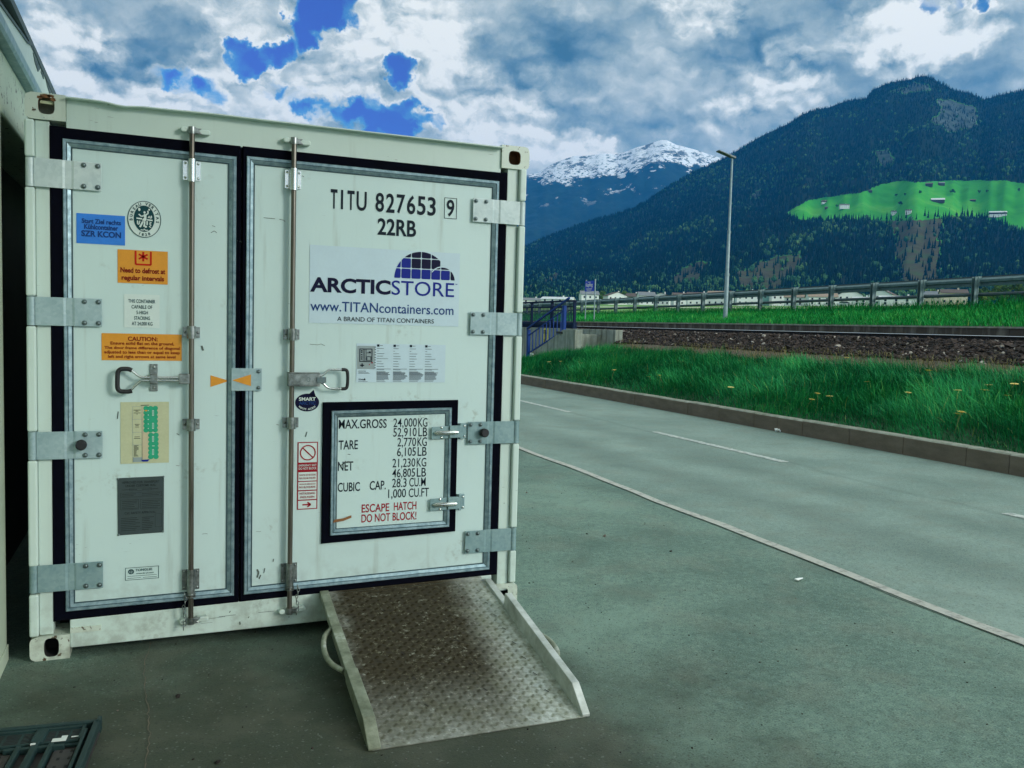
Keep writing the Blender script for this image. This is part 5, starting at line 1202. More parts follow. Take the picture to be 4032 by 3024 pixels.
# ------------------------------------------------------------------ marker post, sign, lamp, guardrail
mp = thing('marker_post', (13.05, 24.2, 0), 'white reflector post with a dark stripe at the corner of the stair wall', 'marker post')
MB().prism([(12.99, .02), (13.10, .02), (13.10, .64), (12.99, .67)], 'y', 24.15, 24.25).build('post', M['white'], mp, .012); MB().box(13.03, 13.075, 24.143, 24.149, .34, .56).build('reflector', M['ink'], mp)
sg = thing('station_sign', (19.6, 32.5, 1.9), 'blue place name board on two grey posts by the railway', 'sign')
for y in (33.0, 32.08): b = MB(); b.tube([(19.63, y, 1.7), (19.63, y, 3.92)], .030, 10); b.build('post', M['lamp'], sg)
MB().box(19.585, 19.598, 32.11, 33.04, 3.36, 3.845).build('board', M['signblue'], sg)
b = MB()
def stext(t, y0, y1, z0, z1, w):
    vs, fs = text_mesh(t, w); a, c = vs.min(0), vs.max(0); d = c-a
    b.add([(19.580, y0+(p[0]-a[0])/d[0]*(y1-y0), z0+(p[1]-a[1])/d[1]*(z1-z0)) for p in vs], fs)
stext('Kapfing', 32.95, 32.24, 3.53, 3.755, .03)
for y0, y1, z in ((32.72, 32.46, 3.79), (32.90, 32.30, 3.475), (32.84, 32.36, 3.415)): b.add([(19.580, y0, z-.014), (19.580, y1, z-.014), (19.580, y1, z+.014), (19.580, y0, z+.014)], [(0, 1, 2, 3)])
b.build('lettering', M['white'], sg)
lp = thing('street_lamp', (20.5, 23.05, 2.1), 'tall grey street lamp with a flat head on the grass by the railway', 'street lamp')
b = MB(); b.tube([(20.5, 23.05, 2.0), (20.5, 23.05, 3.75), (20.5, 23.05, 3.80), (20.5, 23.05, 5.35), (20.5, 23.05, 5.42), (20.5, 23.05, 8.12)], [.086, .076, .066, .056, .046, .038], 16); b.tube([(20.5, 23.05, 3.72), (20.5, 23.05, 3.82)], .084, 16); b.tube([(20.5, 23.05, 5.32), (20.5, 23.05, 5.42)], .064, 16); b.build('pole', M['lamp'], lp)
b = MB(); ca, sa = math.cos(rad(14)), math.sin(rad(14)); hx = Vector((-ca, 0, sa)); hz = Vector((sa, 0, ca)); c0 = Vector((20.62, 23.05, 8.12))
for L0, L1, w, h0, h1 in ((0, .30, .10, -.03, .055), (.28, .80, .13, -.02, .035)):
    p = []
    for h in (h0, h1):
        k = .75 if h > 0 else 1.0
        for l, s in ((L0, -1), (L1, -1), (L1, 1), (L0, 1)): p.append(c0+hx*l+Vector((0, s*w*k, 0))+hz*h)
    b.hexa(p)
b.build('lamp_head', M['lamphead'], lp, .02, 3)
M['spacer'] = mat('guardrail_spacer_steel', galv((0.085, 0.155, 0.16), (0.17, 0.255, 0.25)), 0.55, 0.15)
gr = thing('guardrail', (23.2, 25, 2.4), 'two-beam steel guardrail on posts along the top of the grass verge', 'guardrail')
def gz(y): return 2.54-.0078*(y-14.5)
def gtop(y): return 3.485-.0100*(y-14.5)
Ys = (-12.0, 90.0)
def beam(prof, m, name, bev=0):
    b = MB(); k = len(prof)
    v = [(x, y, gtop(y)+z) for y in Ys for x, z in prof]
    b.add(v, [(i, (i+1) % k, k+(i+1) % k, k+i) for i in range(k)]+[tuple(range(k))[::-1], tuple(range(k, 2*k))]); return b.build(name, m, gr, bev)
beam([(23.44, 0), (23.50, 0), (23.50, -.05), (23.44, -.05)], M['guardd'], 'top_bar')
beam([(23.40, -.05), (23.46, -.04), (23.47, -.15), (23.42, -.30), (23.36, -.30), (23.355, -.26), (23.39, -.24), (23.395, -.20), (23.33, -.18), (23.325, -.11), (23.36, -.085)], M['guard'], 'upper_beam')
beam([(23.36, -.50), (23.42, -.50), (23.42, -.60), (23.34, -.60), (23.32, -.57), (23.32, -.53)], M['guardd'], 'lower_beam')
for k in range(46):
    y = -11.5+2.0*k
    b = MB(); zb, zt = gz(y)-.35, gtop(y)-.03
    b.prism([(23.14, y-.06), (23.25, y-.06), (23.25, y+.06), (23.14, y+.06), (23.14, y+.045), (23.235, y+.045), (23.235, y-.045), (23.14, y-.045)], 'z', zb, zt)
    p = b.build('post', M['guard'], gr)
    b = MB(); b.box(23.255, 23.40, y-.075, y+.06, zt-.27, zt+.015); b.box(23.255, 23.29, y-.075, y+.05, zb, zt-.27); b.build('spacer', M['spacer'], p, .008)
# ================================================================== valley floor
RIDGE = np.array([(-40, 5.0), (-20, 4.6), (0, 4.4), (12, 4.6), (18, 4.9), (22.84, 5.12), (24.26, 5.84), (25.73, 6.4), (27.1, 6.95), (28.72, 7.37), (29.93, 7.78), (30.56, 8.1), (31.34, 8.66), (32.28, 9.24), (33.44, 9.95), (34.6, 10.42), (35.37, 10.76), (36.13, 11.2), (37.62, 12.07), (39.19, 12.74), (40.17, 13.3), (40.85, 13.48), (41.53, 13.58), (42.47, 13.88), (43.13, 13.92), (43.66, 13.96), (43.97, 14.36), (44.55, 14.64), (45.38, 14.80), (46.08, 14.82), (46.33, 14.96), (46.84, 14.96), (47.29, 14.78), (47.61, 14.53), (48.38, 14.08), (49.25, 13.82), (49.99, 13.42), (50.69, 13.58), (51.39, 13.64), (51.92, 13.72), (55, 14.4), (60, 13.5), (68, 12.0), (80, 9.0)])
SNOWR = np.array([(-40, 8.0), (-10, 8.6), (5, 9.4), (14, 9.0), (20, 9.6), (22.83, 9.75), (23.65, 9.88), (24.21, 10.25), (24.78, 10.57), (25.34, 10.78), (25.91, 10.97), (26.4, 11.0), (26.89, 11.03), (27.37, 11.09), (27.86, 11.16), (28.59, 11.1), (29.39, 11.32), (29.95, 11.54), (30.59, 11.7), (31.14, 11.89), (31.54, 11.98), (31.86, 11.96), (32.43, 11.69), (32.99, 11.55), (33.63, 11.38), (34.58, 11.06), (35.37, 10.82), (38, 10.0), (45, 9.0), (60, 8.0)])
SNOWL = np.array([(-40, 8), (15, 9.4), (22.83, 9.55), (24.15, 9.55), (25.38, 9.55), (26.28, 9.63), (27.42, 9.75), (28.63, 9.90), (29.84, 10.10), (30.24, 10.20), (31.36, 10.45), (31.83, 10.66), (32.87, 10.62), (33.36, 10.1), (34.61, 10.3), (36, 10.6), (60, 9)])
def base_el(az): return 1.45+.018*(np.clip(az, 20, 52)-23)
R0, R1 = 1300.0, 3600.0
def valley_z(az, r): return 1.61+r*np.tan(np.radians(base_el(az)))*(1-np.exp(-r/95.0))-.3*np.exp(-r/200.0)
def pol(az, r): a = np.radians(az); return CAM.x+r*np.sin(a), CAM.y+r*np.cos(a)
def polar_mesh(name, az, rr, zf, m, attrs=None, kind='structure'):
    A, Rr = np.meshgrid(az, rr, indexing='ij'); X, Y_ = pol(A, Rr); Z = zf(A, Rr, X, Y_); n0, n1 = A.shape
    v = np.stack([X.ravel(), Y_.ravel(), Z.ravel()], 1); i, j = np.meshgrid(np.arange(n0-1), np.arange(n1-1), indexing='ij'); a = (i*n1+j).ravel()
    f = np.stack([a, a+1, a+n1+1, a+n1], 1)
    at = {k: fn(A, Rr, X, Y_, Z).ravel() for k, fn in (attrs or {}).items()}
    return tag(np_mesh(name, v, f, m, smooth=True, attrs=at), kind=kind)
M['field'] = mat('valley_meadow', lambda g: {'c': g.ramp(g.noise(g.pos(), 0.02, 6.0, 0.6), [(0.3, (0.055, 0.16, 0.030)), (0.55, (0.10, 0.26, 0.04)), (0.75, (0.24, 0.28, 0.11))])}, 0.9)
def vz(A, Rr, X, Y_):
    z = valley_z(A, Rr)+.004*Rr*fbm(X*.006, Y_*.006, 3, 50)*np.clip(Rr/400, 0, 1)
    k = np.clip((X-26.8)/6.0, 0, 1); k = k*k*(3-2*k)
    return -.6*(1-k)+z*k
polar_mesh('valley_floor', np.linspace(-45, 85, 300), np.concatenate([np.arange(30, 100, 3.0), np.geomspace(100, 1420, 60)]), vz, M['field'])
b = MB(); n = 60     # pale farm track across the valley
for i in range(n):
    p = []
    for az, r in ((20+38*i/n, 205), (20+38*(i+1)/n, 205), (20+38*(i+1)/n, 224), (20+38*i/n, 224)):
        az = np.array(az); x, y = pol(az, float(r)); p.append((float(x), float(y), float(vz(az, np.array(float(r)), x, y))+.35))
    b.quad(*p)
M['track'] = mat('pale_gravel_track', varied((0.42, 0.42, 0.34), .15, .2), .9)
tag(b.build('farm_track', M['track']), kind='structure')

# ================================================================== forested mountain
MEADOW = [(39.3, 7.35), (39.9, 7.80), (40.71, 8.20), (42.07, 8.42), (43.55, 8.56), (44.72, 9.0), (45.56, 9.21), (46.98, 9.07), (48.55, 9.09), (50.08, 9.04), (51.27, 8.94), (52.22, 8.75), (55, 8.6), (57, 7.6), (55, 6.0), (52.38, 6.0), (51.7, 6.35), (51.1, 6.62), (50.49, 6.85), (49.57, 7.05), (48.34, 6.98), (47.09, 6.9), (45.8, 6.9), (44.7, 6.85), (44.15, 7.0), (43.49, 7.02), (42.13, 7.0), (40.75, 7.0), (40.0, 7.1)]
CLEARS = [[(44.57, 6.96), (45.81, 7.0), (47.09, 7.07), (48.3, 6.94), (48.13, 5.3), (48.11, 3.3), (46.4, 3.2), (45.84, 3.93), (45.9, 5.33), (45.51, 6.59)],
          [(36.64, 3.81), (37.63, 4.34), (38.76, 4.71), (40.37, 5.01), (40.2, 4.28), (39.68, 3.32), (39.2, 2.6), (36.3, 2.6)],
          [(32.44, 3.42), (33.29, 4.04), (34.46, 4.49), (35.09, 4.54), (34.27, 3.45), (33.73, 3.04), (32.78, 2.78)],
          [(22.87, 2.09), (23.91, 2.9), (24.91, 3.52), (25.38, 3.83), (25.33, 3.59), (25.04, 3.29), (24.21, 2.79), (22.97, 2.04)]]
ROCKS = [[(45.03, 14.23), (45.72, 14.52), (46.35, 14.66), (46.93, 14.55), (47.14, 14.26), (46.39, 14.12)], [(47.61, 13.58), (48.29, 13.59), (49.54, 13.03), (49.82, 12.5), (49.78, 11.99), (49.0, 11.92), (48.39, 11.84), (47.56, 12.29), (47.36, 12.56), (47.84, 12.91)], [(44.29, 10.95), (44.94, 11.05), (45.3, 10.43), (44.81, 9.97), (44.38, 10.47)], [(37.2, 8.6), (37.7, 8.9), (37.75, 8.3), (37.3, 8.25)]]
def inpoly(az, el, poly, jit=0.0):
    if jit: az = az+jit*fbm(az*3.1, el*3.1, 3, 61); el = el+.6*jit*fbm(az*3.1+50, el*3.1, 3, 62)
    ins = np.zeros(az.shape, bool); n = len(poly)
    for i in range(n):
        (x0, y0), (x1, y1) = poly[i-1], poly[i]
        c = ((y0 > el) != (y1 > el)) & (az < (x1-x0)*(el-y0)/((y1-y0) if y1 != y0 else 1e-9)+x0); ins ^= c
    return ins
def mt_el(az, r):
    t = np.clip((r-R0)/(R1-R0), 0, 1.15); e1 = np.interp(az, RIDGE[:, 0], RIDGE[:, 1]); e0 = base_el(az)
    e = e0+(e1-e0)*np.where(t <= 1, t, 1-1.6*(t-1))
    return e
def mt_z(A, Rr, X, Y_):
    e = mt_el(A, Rr); t = np.clip((Rr-R0)/(R1-R0), 0, 1)
    w = np.sin(np.pi*t)**.7
    z = 1.61+Rr*np.tan(np.radians(e))
    gully = fbm(A*.55, Rr*.0006, 3, 71)*110+fbm(X*.005, Y_*.005, 4, 72)*60
    return z+w*gully*np.clip(e/8, .3, 1)
def zone(A, E_):     # 0 forest, 1 meadow, 2 clearing, 3 rock
    z = np.zeros(A.shape)
    for q in ROCKS: z[inpoly(A, E_, q, .5)] = 3
    for q in CLEARS: z[inpoly(A, E_, q, .8)] = 2
    z[inpoly(A, E_, MEADOW, .16)] = 1
    return z
def mfield(g):
    zn = g.attr('zone'); p = g.pos(); n = g.noise(p, .02, 6.0, .65); n2 = g.noise(p, .006, 5.0, .6)
    forest = g.ramp(n, [(.3, (.002, .008, .006)), (.7, (.008, .020, .012))])
    meadow = g.ramp(g.math('MULTIPLY_ADD', n2, .7, g.math('MULTIPLY', n, .3)), [(.3, (.016, .165, .016)), (.5, (.036, .27, .022)), (.72, (.11, .35, .036))])
    clear = g.ramp(n, [(.3, (.026, .030, .014)), (.5, (.058, .052, .026)), (.62, (.040, .070, .022)), (.8, (.11, .095, .06))])
    rock = g.ramp(n, [(.35, (.010, .022, .020)), (.6, (.055, .080, .078)), (.8, (.16, .19, .19))])
    c = g.mix(g.mapr(zn, .35, .65), forest, meadow); c = g.mix(g.mapr(zn, 1.35, 1.65), c, clear); c = g.mix(g.mapr(zn, 2.35, 2.65), c, rock)
    return {'c': c, 'n': g.bump(n, .5, 4.0)}
M['mount'] = mat('mountain_slope', mfield, .95, spec=.1)
azs = np.concatenate([np.linspace(-45, 20, 80), np.linspace(20.2, 58, 560), np.linspace(58.5, 88, 50)])
polar_mesh('mountain', azs, np.concatenate([np.linspace(R0, R1, 230), np.linspace(R1+20, R1*1.14, 14)]), mt_z, M['mount'], {'zone': lambda A, Rr, X, Y_, Z: zone(A, np.degrees(np.arctan2(Z-1.61, Rr)))})
# ------------------------------------------------------------------ snow mountain
def sn_z(A, Rr, X, Y_):
    t = np.clip((Rr-5200)/(7300-5200), 0, 1.2); e1 = np.interp(A, SNOWR[:, 0], SNOWR[:, 1]); e = 2.0+(e1-2.0)*np.where(t <= 1, t, 1-1.8*(t-1))
    w = np.sin(np.pi*np.clip(t, 0, 1))**.6
    return 1.61+Rr*np.tan(np.radians(e))+w*(fbm(A*.5, Rr*.0004, 3, 81)*150+fbm(X*.0028, Y_*.0028, 5, 82)*110)
def snowf(g):
    p = g.pos(); s = g.attr('snowness'); n = g.noise(p, .010, 7.0, .68); n2 = g.noise(p, .0026, 5.0, .6); n3 = g.voronoi(p, .028)
    f = g.math('ADD', g.math('ADD', s, .12), g.math('MULTIPLY_ADD', n, 2.2, -1.1)); f = g.math('ADD', f, g.math('MULTIPLY_ADD', n2, 1.6, -.8))
    m = g.mapr(f, -.02, .22)
    trees = g.math('MULTIPLY', g.mapr(g.noise(p, .034, 3.0, .6), .53, .60), g.mapr(s, 1.3, .1, .1, 1.0))
    m = g.math('MULTIPLY', m, g.math('SUBTRACT', 1.0, trees))
    rock = g.mapr(g.noise(g.vmath('MULTIPLY', p, (1, 1, 1.8)), .0085, 7.0, .74), .51, .56); m = g.math('MULTIPLY', m, g.math('SUBTRACT', 1.0, g.math('MULTIPLY', rock, .85)))
    patch = g.math('MULTIPLY', g.mapr(g.noise(p, .0062, 6.0, .66), .60, .625), g.mapr(s, -2.2, -.4)); m = g.math('MAXIMUM', m, g.math('MULTIPLY', patch, .8))
    forest = g.ramp(n, [(.3, (.003, .010, .010)), (.7, (.012, .030, .020))])
    return {'c': g.mix(m, forest, (.68, .72, .75)), 'n': g.bump(n, .6, 14.0)}
M['snow'] = mat('snow_mountain_slope', snowf, .8, spec=.1)
polar_mesh('snow_mountain', np.concatenate([np.linspace(-45, 19, 60), np.linspace(19.2, 42, 420), np.linspace(42.5, 70, 30)]), np.concatenate([np.linspace(5200, 7300, 170), np.linspace(7320, 8200, 20)]), sn_z, M['snow'],
           {'snowness': lambda A, Rr, X, Y_, Z: np.degrees(np.arctan2(Z-1.61, Rr))-np.interp(A, SNOWL[:, 0], SNOWL[:, 1])})
# ------------------------------------------------------------------ forest on the slopes (one far wood)
def conifer(k=6, layers=3):
    vs, fs = [], []
    for l in range(layers):
        z0 = .06+.27*l; z1 = min(1.0, z0+.50-.03*l); r_ = .20*(1-.28*l); b0 = len(vs)
        for i in range(k):
            a = 2*math.pi*i/k+l*.5; rr = r_*(1.0 if i % 2 else .66); vs.append((rr*math.cos(a), rr*math.sin(a), z0-.03*(i % 2)))
        vs.append((0, 0, z1 if l < layers-1 else 1.0)); fs += [(b0+i, b0+(i+1) % k, b0+k) for i in range(k)]
    return np.array(vs), np.array(fs)
def broadleaf():
    r = np.random.default_rng(3); vs, fs = [], []
    for c, s in (((0, 0, .60), .34), ((.16, .05, .45), .24), ((-.15, .08, .50), .25), ((.02, -.16, .42), .24), ((.03, .03, .82), .20)):
        b0 = len(vs); v = IV*s*(1+.22*r.standard_normal((len(IV), 1)))*np.array([1, 1, 1.15])+np.array(c); vs += v.tolist(); fs += (IF+b0).tolist()
    return np.array(vs), np.array(fs)
def forest(name, tv, tf, x, y, z, h, w, tint, m, seed):
    r = np.random.default_rng(seed); n = len(x); k = len(tv); a = r.uniform(0, 6.28, n); c, s = np.cos(a)[:, None], np.sin(a)[:, None]
    vx = (tv[None, :, 0]*c-tv[None, :, 1]*s)*w[:, None]+x[:, None]; vy = (tv[None, :, 0]*s+tv[None, :, 1]*c)*w[:, None]+y[:, None]; vz_ = tv[None, :, 2]*h[:, None]+z[:, None]
    v = np.stack([vx, vy, vz_], 2).reshape(-1, 3); f = (tf[None]+(np.arange(n)*k)[:, None, None]).reshape(-1, 3)
    return tag(np_mesh(name, v, f, m, attrs={'tint': np.repeat(tint, k)}), kind='stuff')
M['conif'] = mat('conifer_foliage', lambda g: {'c': g.ramp(g.attr('tint'), [(0, (.0008, .006, .006)), (.6, (.002, .014, .011)), (1, (.007, .030, .017))])}, .9, spec=.1)
M['broad'] = mat('spring_foliage', lambda g: {'c': g.ramp(g.attr('tint'), [(0, (.014, .050, .026)), (.6, (.034, .105, .040)), (1, (.11, .21, .055))])}, .9, spec=.1)
n = 100000; u = rng.random(n); az = rng.uniform(-8, 60, n); rr = np.sqrt(R0**2+(R1**2*1.02-R0**2)*u)
X, Y_ = pol(az, rr); Z = mt_z(az, rr, X, Y_); E_ = np.degrees(np.arctan2(Z-1.61, rr)); zn = zone(az, E_)
dens = np.where(zn == 0, 1.0, np.where(zn == 2, .10, np.where(zn == 3, .25, 0.0)))
keep = (rng.random(n) < dens) & (rr < R1*1.005); az, rr, X, Y_, Z, E_, zn = [q[keep] for q in (az, rr, X, Y_, Z, E_, zn)]; n = len(az)
cl = fbm(X*.0045, Y_*.0045, 3, 91)+.6*fbm(X*.02, Y_*.02, 2, 92)
pb = np.clip(.02+.60*np.clip(cl-.12, 0, 1)+.20*np.clip((4.2-E_)/3, 0, 1)+.08*(np.abs(E_-9.6) < .8), 0, .8)
br = rng.random(n) < pb; tint = np.clip(.45+1.0*cl+.18*rng.standard_normal(n), 0, 1); hh = rng.uniform(9, 20, n)*np.clip(1.12-.4*(rr-R0)/(R1-R0), .7, 1.2)
tv, tf = conifer(); q = ~br; forest('forest', tv, tf, X[q], Y_[q], Z[q]-1, hh[q], hh[q]*rng.uniform(.75, 1.1, q.sum()), tint[q], M['conif'], 1)
bv, bf = broadleaf(); forest('spring_wood', bv, bf, X[br], Y_[br], Z[br]-1, hh[br]*.75, hh[br]*.75, np.clip(tint[br]*.7+.3*rng.random(br.sum()), 0, 1), M['broad'], 2)
# a belt of trees at the foot of the mountain, and ridge-line trees that cut the sky
n = 2600; az = rng.uniform(19, 58, n); rr = rng.uniform(R1*.972, R1*1.0, n); X, Y_ = pol(az, rr); Z = mt_z(az, rr, X, Y_); h = rng.uniform(7, 17, n)
forest('ridge_wood', tv, tf, X, Y_, Z-1, h, h*.8, rng.random(n)*.6, M['conif'], 3)

# ================================================================== meadow: solve distance from direction
def on_slope(az, el):
    r = np.linspace(R0, R1, 3000); a = np.full_like(r, az); x, y = pol(a, r); z = mt_z(a, r, x, y); e = np.degrees(np.arctan2(z-1.61, r)); i = int(np.argmax(e >= el)); return float(x[i]), float(y[i]), float(z[i]), float(r[i])
def on_valley(az, r):
    a = np.array(float(az)); x, y = pol(a, float(r)); return float(x), float(y), float(vz(a, np.array(float(r)), x, y))
M['hwhite'] = mat('white_render', varied((.70, .73, .70), .06, .3), .8); M['hcream'] = mat('cream_render', varied((.60, .53, .38), .06, .3), .8); M['hteal'] = mat('pale_green_render', varied((.18, .36, .33), .06, .3), .8)
M['hwood'] = mat('dark_timber', varied((.035, .030, .024), .3, .8), .9); M['roofb'] = mat('brown_roof_tiles', varied((.085, .065, .055), .25, .6), .85); M['roofg'] = mat('grey_roof', varied((.15, .17, .18), .15, .6), .8); M['rooft'] = mat('tan_roof', varied((.26, .20, .15), .15, .6), .85); M['roofl'] = mat('pale_metal_roof', varied((.50, .55, .55), .1, .6), .6)
M['glass'] = mat('window_glass', (.02, .025, .03), .2)
def house(name, x, y, z, w, d, h, rh, rot, wm, rm, label, cat='house', group=None, wood_top=None, nwin=4, rows=2, ridge='x', over=.5):
    t = thing(name, (x, y, z), label, cat, group); Mx = Matrix.Translation((x, y, z)) @ Matrix.Rotation(rot, 4, 'Z')
    def P(*q): return tuple(Mx @ Vector(q))
    def bx(b, x0, x1, y0, y1, z0, z1): b.hexa([P(x0, y0, z0), P(x1, y0, z0), P(x1, y1, z0), P(x0, y1, z0), P(x0, y0, z1), P(x1, y0, z1), P(x1, y1, z1), P(x0, y1, z1)])
    b = MB(); W2, D2 = w/2, d/2; bx(b, -W2, W2, -D2, D2, -2.5, h)
    if ridge == 'x': b.add([P(-W2, -D2, h), P(-W2, D2, h), P(-W2, 0, h+rh), P(W2, -D2, h), P(W2, D2, h), P(W2, 0, h+rh)], [(0, 2, 1), (3, 4, 5)])
    else: b.add([P(-W2, -D2, h), P(W2, -D2, h), P(0, -D2, h+rh), P(-W2, D2, h), P(W2, D2, h), P(0, D2, h+rh)], [(0, 1, 2), (3, 5, 4)])
    wall = b.build('wall', wm, t)
    if wood_top is not None:
        b = MB(); bx(b, -W2-.12, W2+.12, -D2-.12, D2+.12, h*.52, h-.02); b.build('timber_storey', wood_top, t)
    b = MB(); o = over; s = .22
    if ridge == 'x':
        k = rh/D2
        for sg in (-1, 1): b.hexa([P(-W2-o, sg*(D2+o), h-k*o), P(W2+o, sg*(D2+o), h-k*o), P(W2+o, 0, h+rh), P(-W2-o, 0, h+rh), P(-W2-o, sg*(D2+o), h-k*o+s), P(W2+o, sg*(D2+o), h-k*o+s), P(W2+o, 0, h+rh+s), P(-W2-o, 0, h+rh+s)])
    else:
        k = rh/W2
        for sg in (-1, 1): b.hexa([P(sg*(W2+o), -D2-o, h-k*o), P(0, -D2-o, h+rh), P(0, D2+o, h+rh), P(sg*(W2+o), D2+o, h-k*o), P(sg*(W2+o), -D2-o, h-k*o+s), P(0, -D2-o, h+rh+s), P(0, D2+o, h+rh+s), P(sg*(W2+o), D2+o, h-k*o+s)])
    roof = b.build('roof', rm, t)
    if cat == 'house':
        b = MB(); bx(b, W2*.3, W2*.3+.8, -.4, .4, h+rh*.5, h+rh+1.0); b.build('chimney', wm, roof)
    for r_ in range(rows):
        for i in range(nwin):
            u = -W2+w*(i+.5)/nwin; zc = h*(.28+.46*r_); b = MB(); e = .16 if wood_top is not None and r_ else .03
            bx(b, u-.55, u+.55, -D2-e-.03, -D2-e, zc-.65, zc+.65); b.build('window', M['glass'], t)
    return t
def face_me(az, off=0): return -rad(az)+rad(off)
VH = [  # azimuth, distance, w, d, h, roof h, turn, wall, roof, ridge, label
 (23.3, 560, 26, 16, 2.4, 1.6, 8, 'hwhite', 'roofg', 'x', 'low grey-roofed hall in the valley, leftmost above the blue fence'),
 (25.2, 520, 18, 14, 3.0, 1.4, -10, 'hwhite', 'roofl', 'x', 'white hall with a pale metal roof above the stair railing'),
 (27.2, 600, 12, 10, 7.0, 2.4, 10, 'hwhite', 'roofg', 'x', 'white house behind the blue place name sign'),
 (28.9, 620, 14, 11, 6.4, 2.6, 20, 'hwhite', 'roofb', 'y', 'white gabled house just right of the place name sign'),
 (30.1, 640, 10, 10, 6.2, 2.4, -15, 'hwhite', 'roofb', 'x', 'small white house with a brown roof beside a dark shed'),
 (30.9, 600, 11, 9, 6.6, 2.4, 12, 'hwhite', 'roofg', 'x', 'white house with a grey roof between two guardrail posts'),
 (31.9, 660, 13, 10, 6.6, 2.6, -8, 'hwhite', 'roofb', 'y', 'white gabled house with dark windows left of the lamp'),
 (33.1, 640, 12, 10, 6.4, 2.6, 15, 'hwhite', 'roofb', 'x', 'white house with a wide brown roof left of the lamp'),
 (34.3, 620, 17, 11, 6.2, 2.8, 5, 'hwhite', 'roofb', 'x', 'broad white farmhouse behind the lower beam left of the lamp'),
 (35.6, 600, 16, 11, 6.6, 3.0, -10, 'hwhite', 'rooft', 'x', 'broad white house with a tan roof directly behind the lamp pole'),
 (37.3, 580, 15, 11, 6.8, 2.8, 8, 'hwhite', 'roofb', 'y', 'white gabled house with a row of windows right of the lamp'),
 (38.4, 600, 9, 9, 8.0, 2.2, -5, 'hteal', 'roofg', 'x', 'pale green house between two white ones'),
 (39.2, 590, 11, 9, 7.2, 2.6, 12, 'hwhite', 'roofb', 'x', 'tall white house next to the pale green one'),
 (40.4, 560, 15, 12, 5.4, 3.6, -12, 'hwhite', 'rooft', 'x', 'white house under a big tan roof'),
 (41.7, 540, 16, 12, 5.4, 3.6, 10, 'hwhite', 'rooft', 'x', 'low house under the right one of two big tan roofs'),
 (43.3, 560, 14, 12, 6.4, 3.4, 6, 'hwhite', 'roofb', 'y', 'white gabled house with a dark roof above the parked car'),
 (44.1, 500, 10, 8, 3.4, 1.2, 4, 'hwhite', 'roofl', 'x', 'low white shed right of the parked car'),
 (45.2, 560, 13, 11, 6.4, 3.4, -14, 'hwhite', 'roofb', 'y', 'white gabled house with a dark roof right of the parked car'),
 (46.2, 480, 20, 9, 3.6, 1.2, 6, 'hwhite', 'roofl', 'x', 'long low white hall between two guardrail posts'),
 (48.0, 560, 9, 9, 6.0, 2.0, -10, 'hcream', 'roofg', 'x', 'small cream house left of the orange-cream block'),
 (49.0, 540, 13, 10, 6.4, 2.0, 8, 'hcream', 'roofb', 'x', 'orange-cream house left of the bright green trees')]
for az, r, w, d, h, rh, turn, wm, rm, rg, lab in VH:
    x, y, z = on_valley(az, r); house('village_house', x, y, z, w, d, h, rh, face_me(az, turn), M[wm], M[rm], lab, 'house', 'houses of the village beyond the guardrail', ridge=rg, nwin=4 if w > 12 else 3)
for az, el, w, d, h, rh, turn, wm, rm, wt, lab, cat in ((41.58, 7.98, 11, 9, 4.6, 2.0, 20, 'hwhite', 'roofb', 'hwood', 'small white farmhouse with a dark roof, leftmost on the green meadow', 'house'),
   (42.75, 7.66, 19, 12, 6.5, 2.4, 12, 'hwhite', 'roofb', None, 'white house at the lower left edge of the green meadow among firs', 'house'), (47.89, 7.88, 24, 11, 4.0, 3.6, 8, 'hwood', 'roofl', None, 'long dark barn with a pale roof in the middle of the meadow', 'barn'),
   (45.55, 7.22, 9, 8, 5.5, 2.0, 15, 'hwhite', 'roofb', None, 'left small white house of the pair at the lower meadow edge', 'house'), (46.35, 7.25, 10, 8, 5.5, 2.0, -5, 'hwhite', 'roofb', None, 'right small white house of the pair at the lower meadow edge', 'house'),
   (49.72, 7.88, 10, 6, 1.8, 1.0, 5, 'hwood', 'rooft', None, 'low hut with a tan roof right of the long barn', 'hut'), (51.02, 6.95, 29, 12, 6.6, 2.8, 10, 'hwhite', 'roofl', 'hwood', 'long white farmhouse with a dark upper storey, lower right of the meadow', 'house'),
   (47.38, 8.82, 14, 9, 4.0, 2.6, 0, 'hwood', 'roofb', None, 'dark barn at the upper edge of the meadow, left one', 'barn'), (48.03, 8.84, 12, 8, 3.8, 2.4, 14, 'hwood', 'roofg', None, 'dark barn at the upper edge of the meadow, right one with a grey roof', 'barn'), (44.18, 8.58, 7, 7, 3.0, 1.6, 10, 'hwood', 'roofb', None, 'little dark hut at the upper left forest edge', 'hut'), (41.72, 7.66, 6, 5, 2.6, 1.4, 10, 'hwood', 'roofb', None, 'little dark hut below the leftmost white farmhouse', 'hut')):
    x, y, z, r = on_slope(az, el); house('meadow_'+cat, x, y, z+1.2, w*1.2, d*1.1, h*1.25, rh*1.15, face_me(az, turn), M[wm], M[rm], lab, cat, wood_top=M[wt] if wt else None, nwin=5 if w > 15 else 3, rows=1 if cat != 'house' else 2, over=.8)
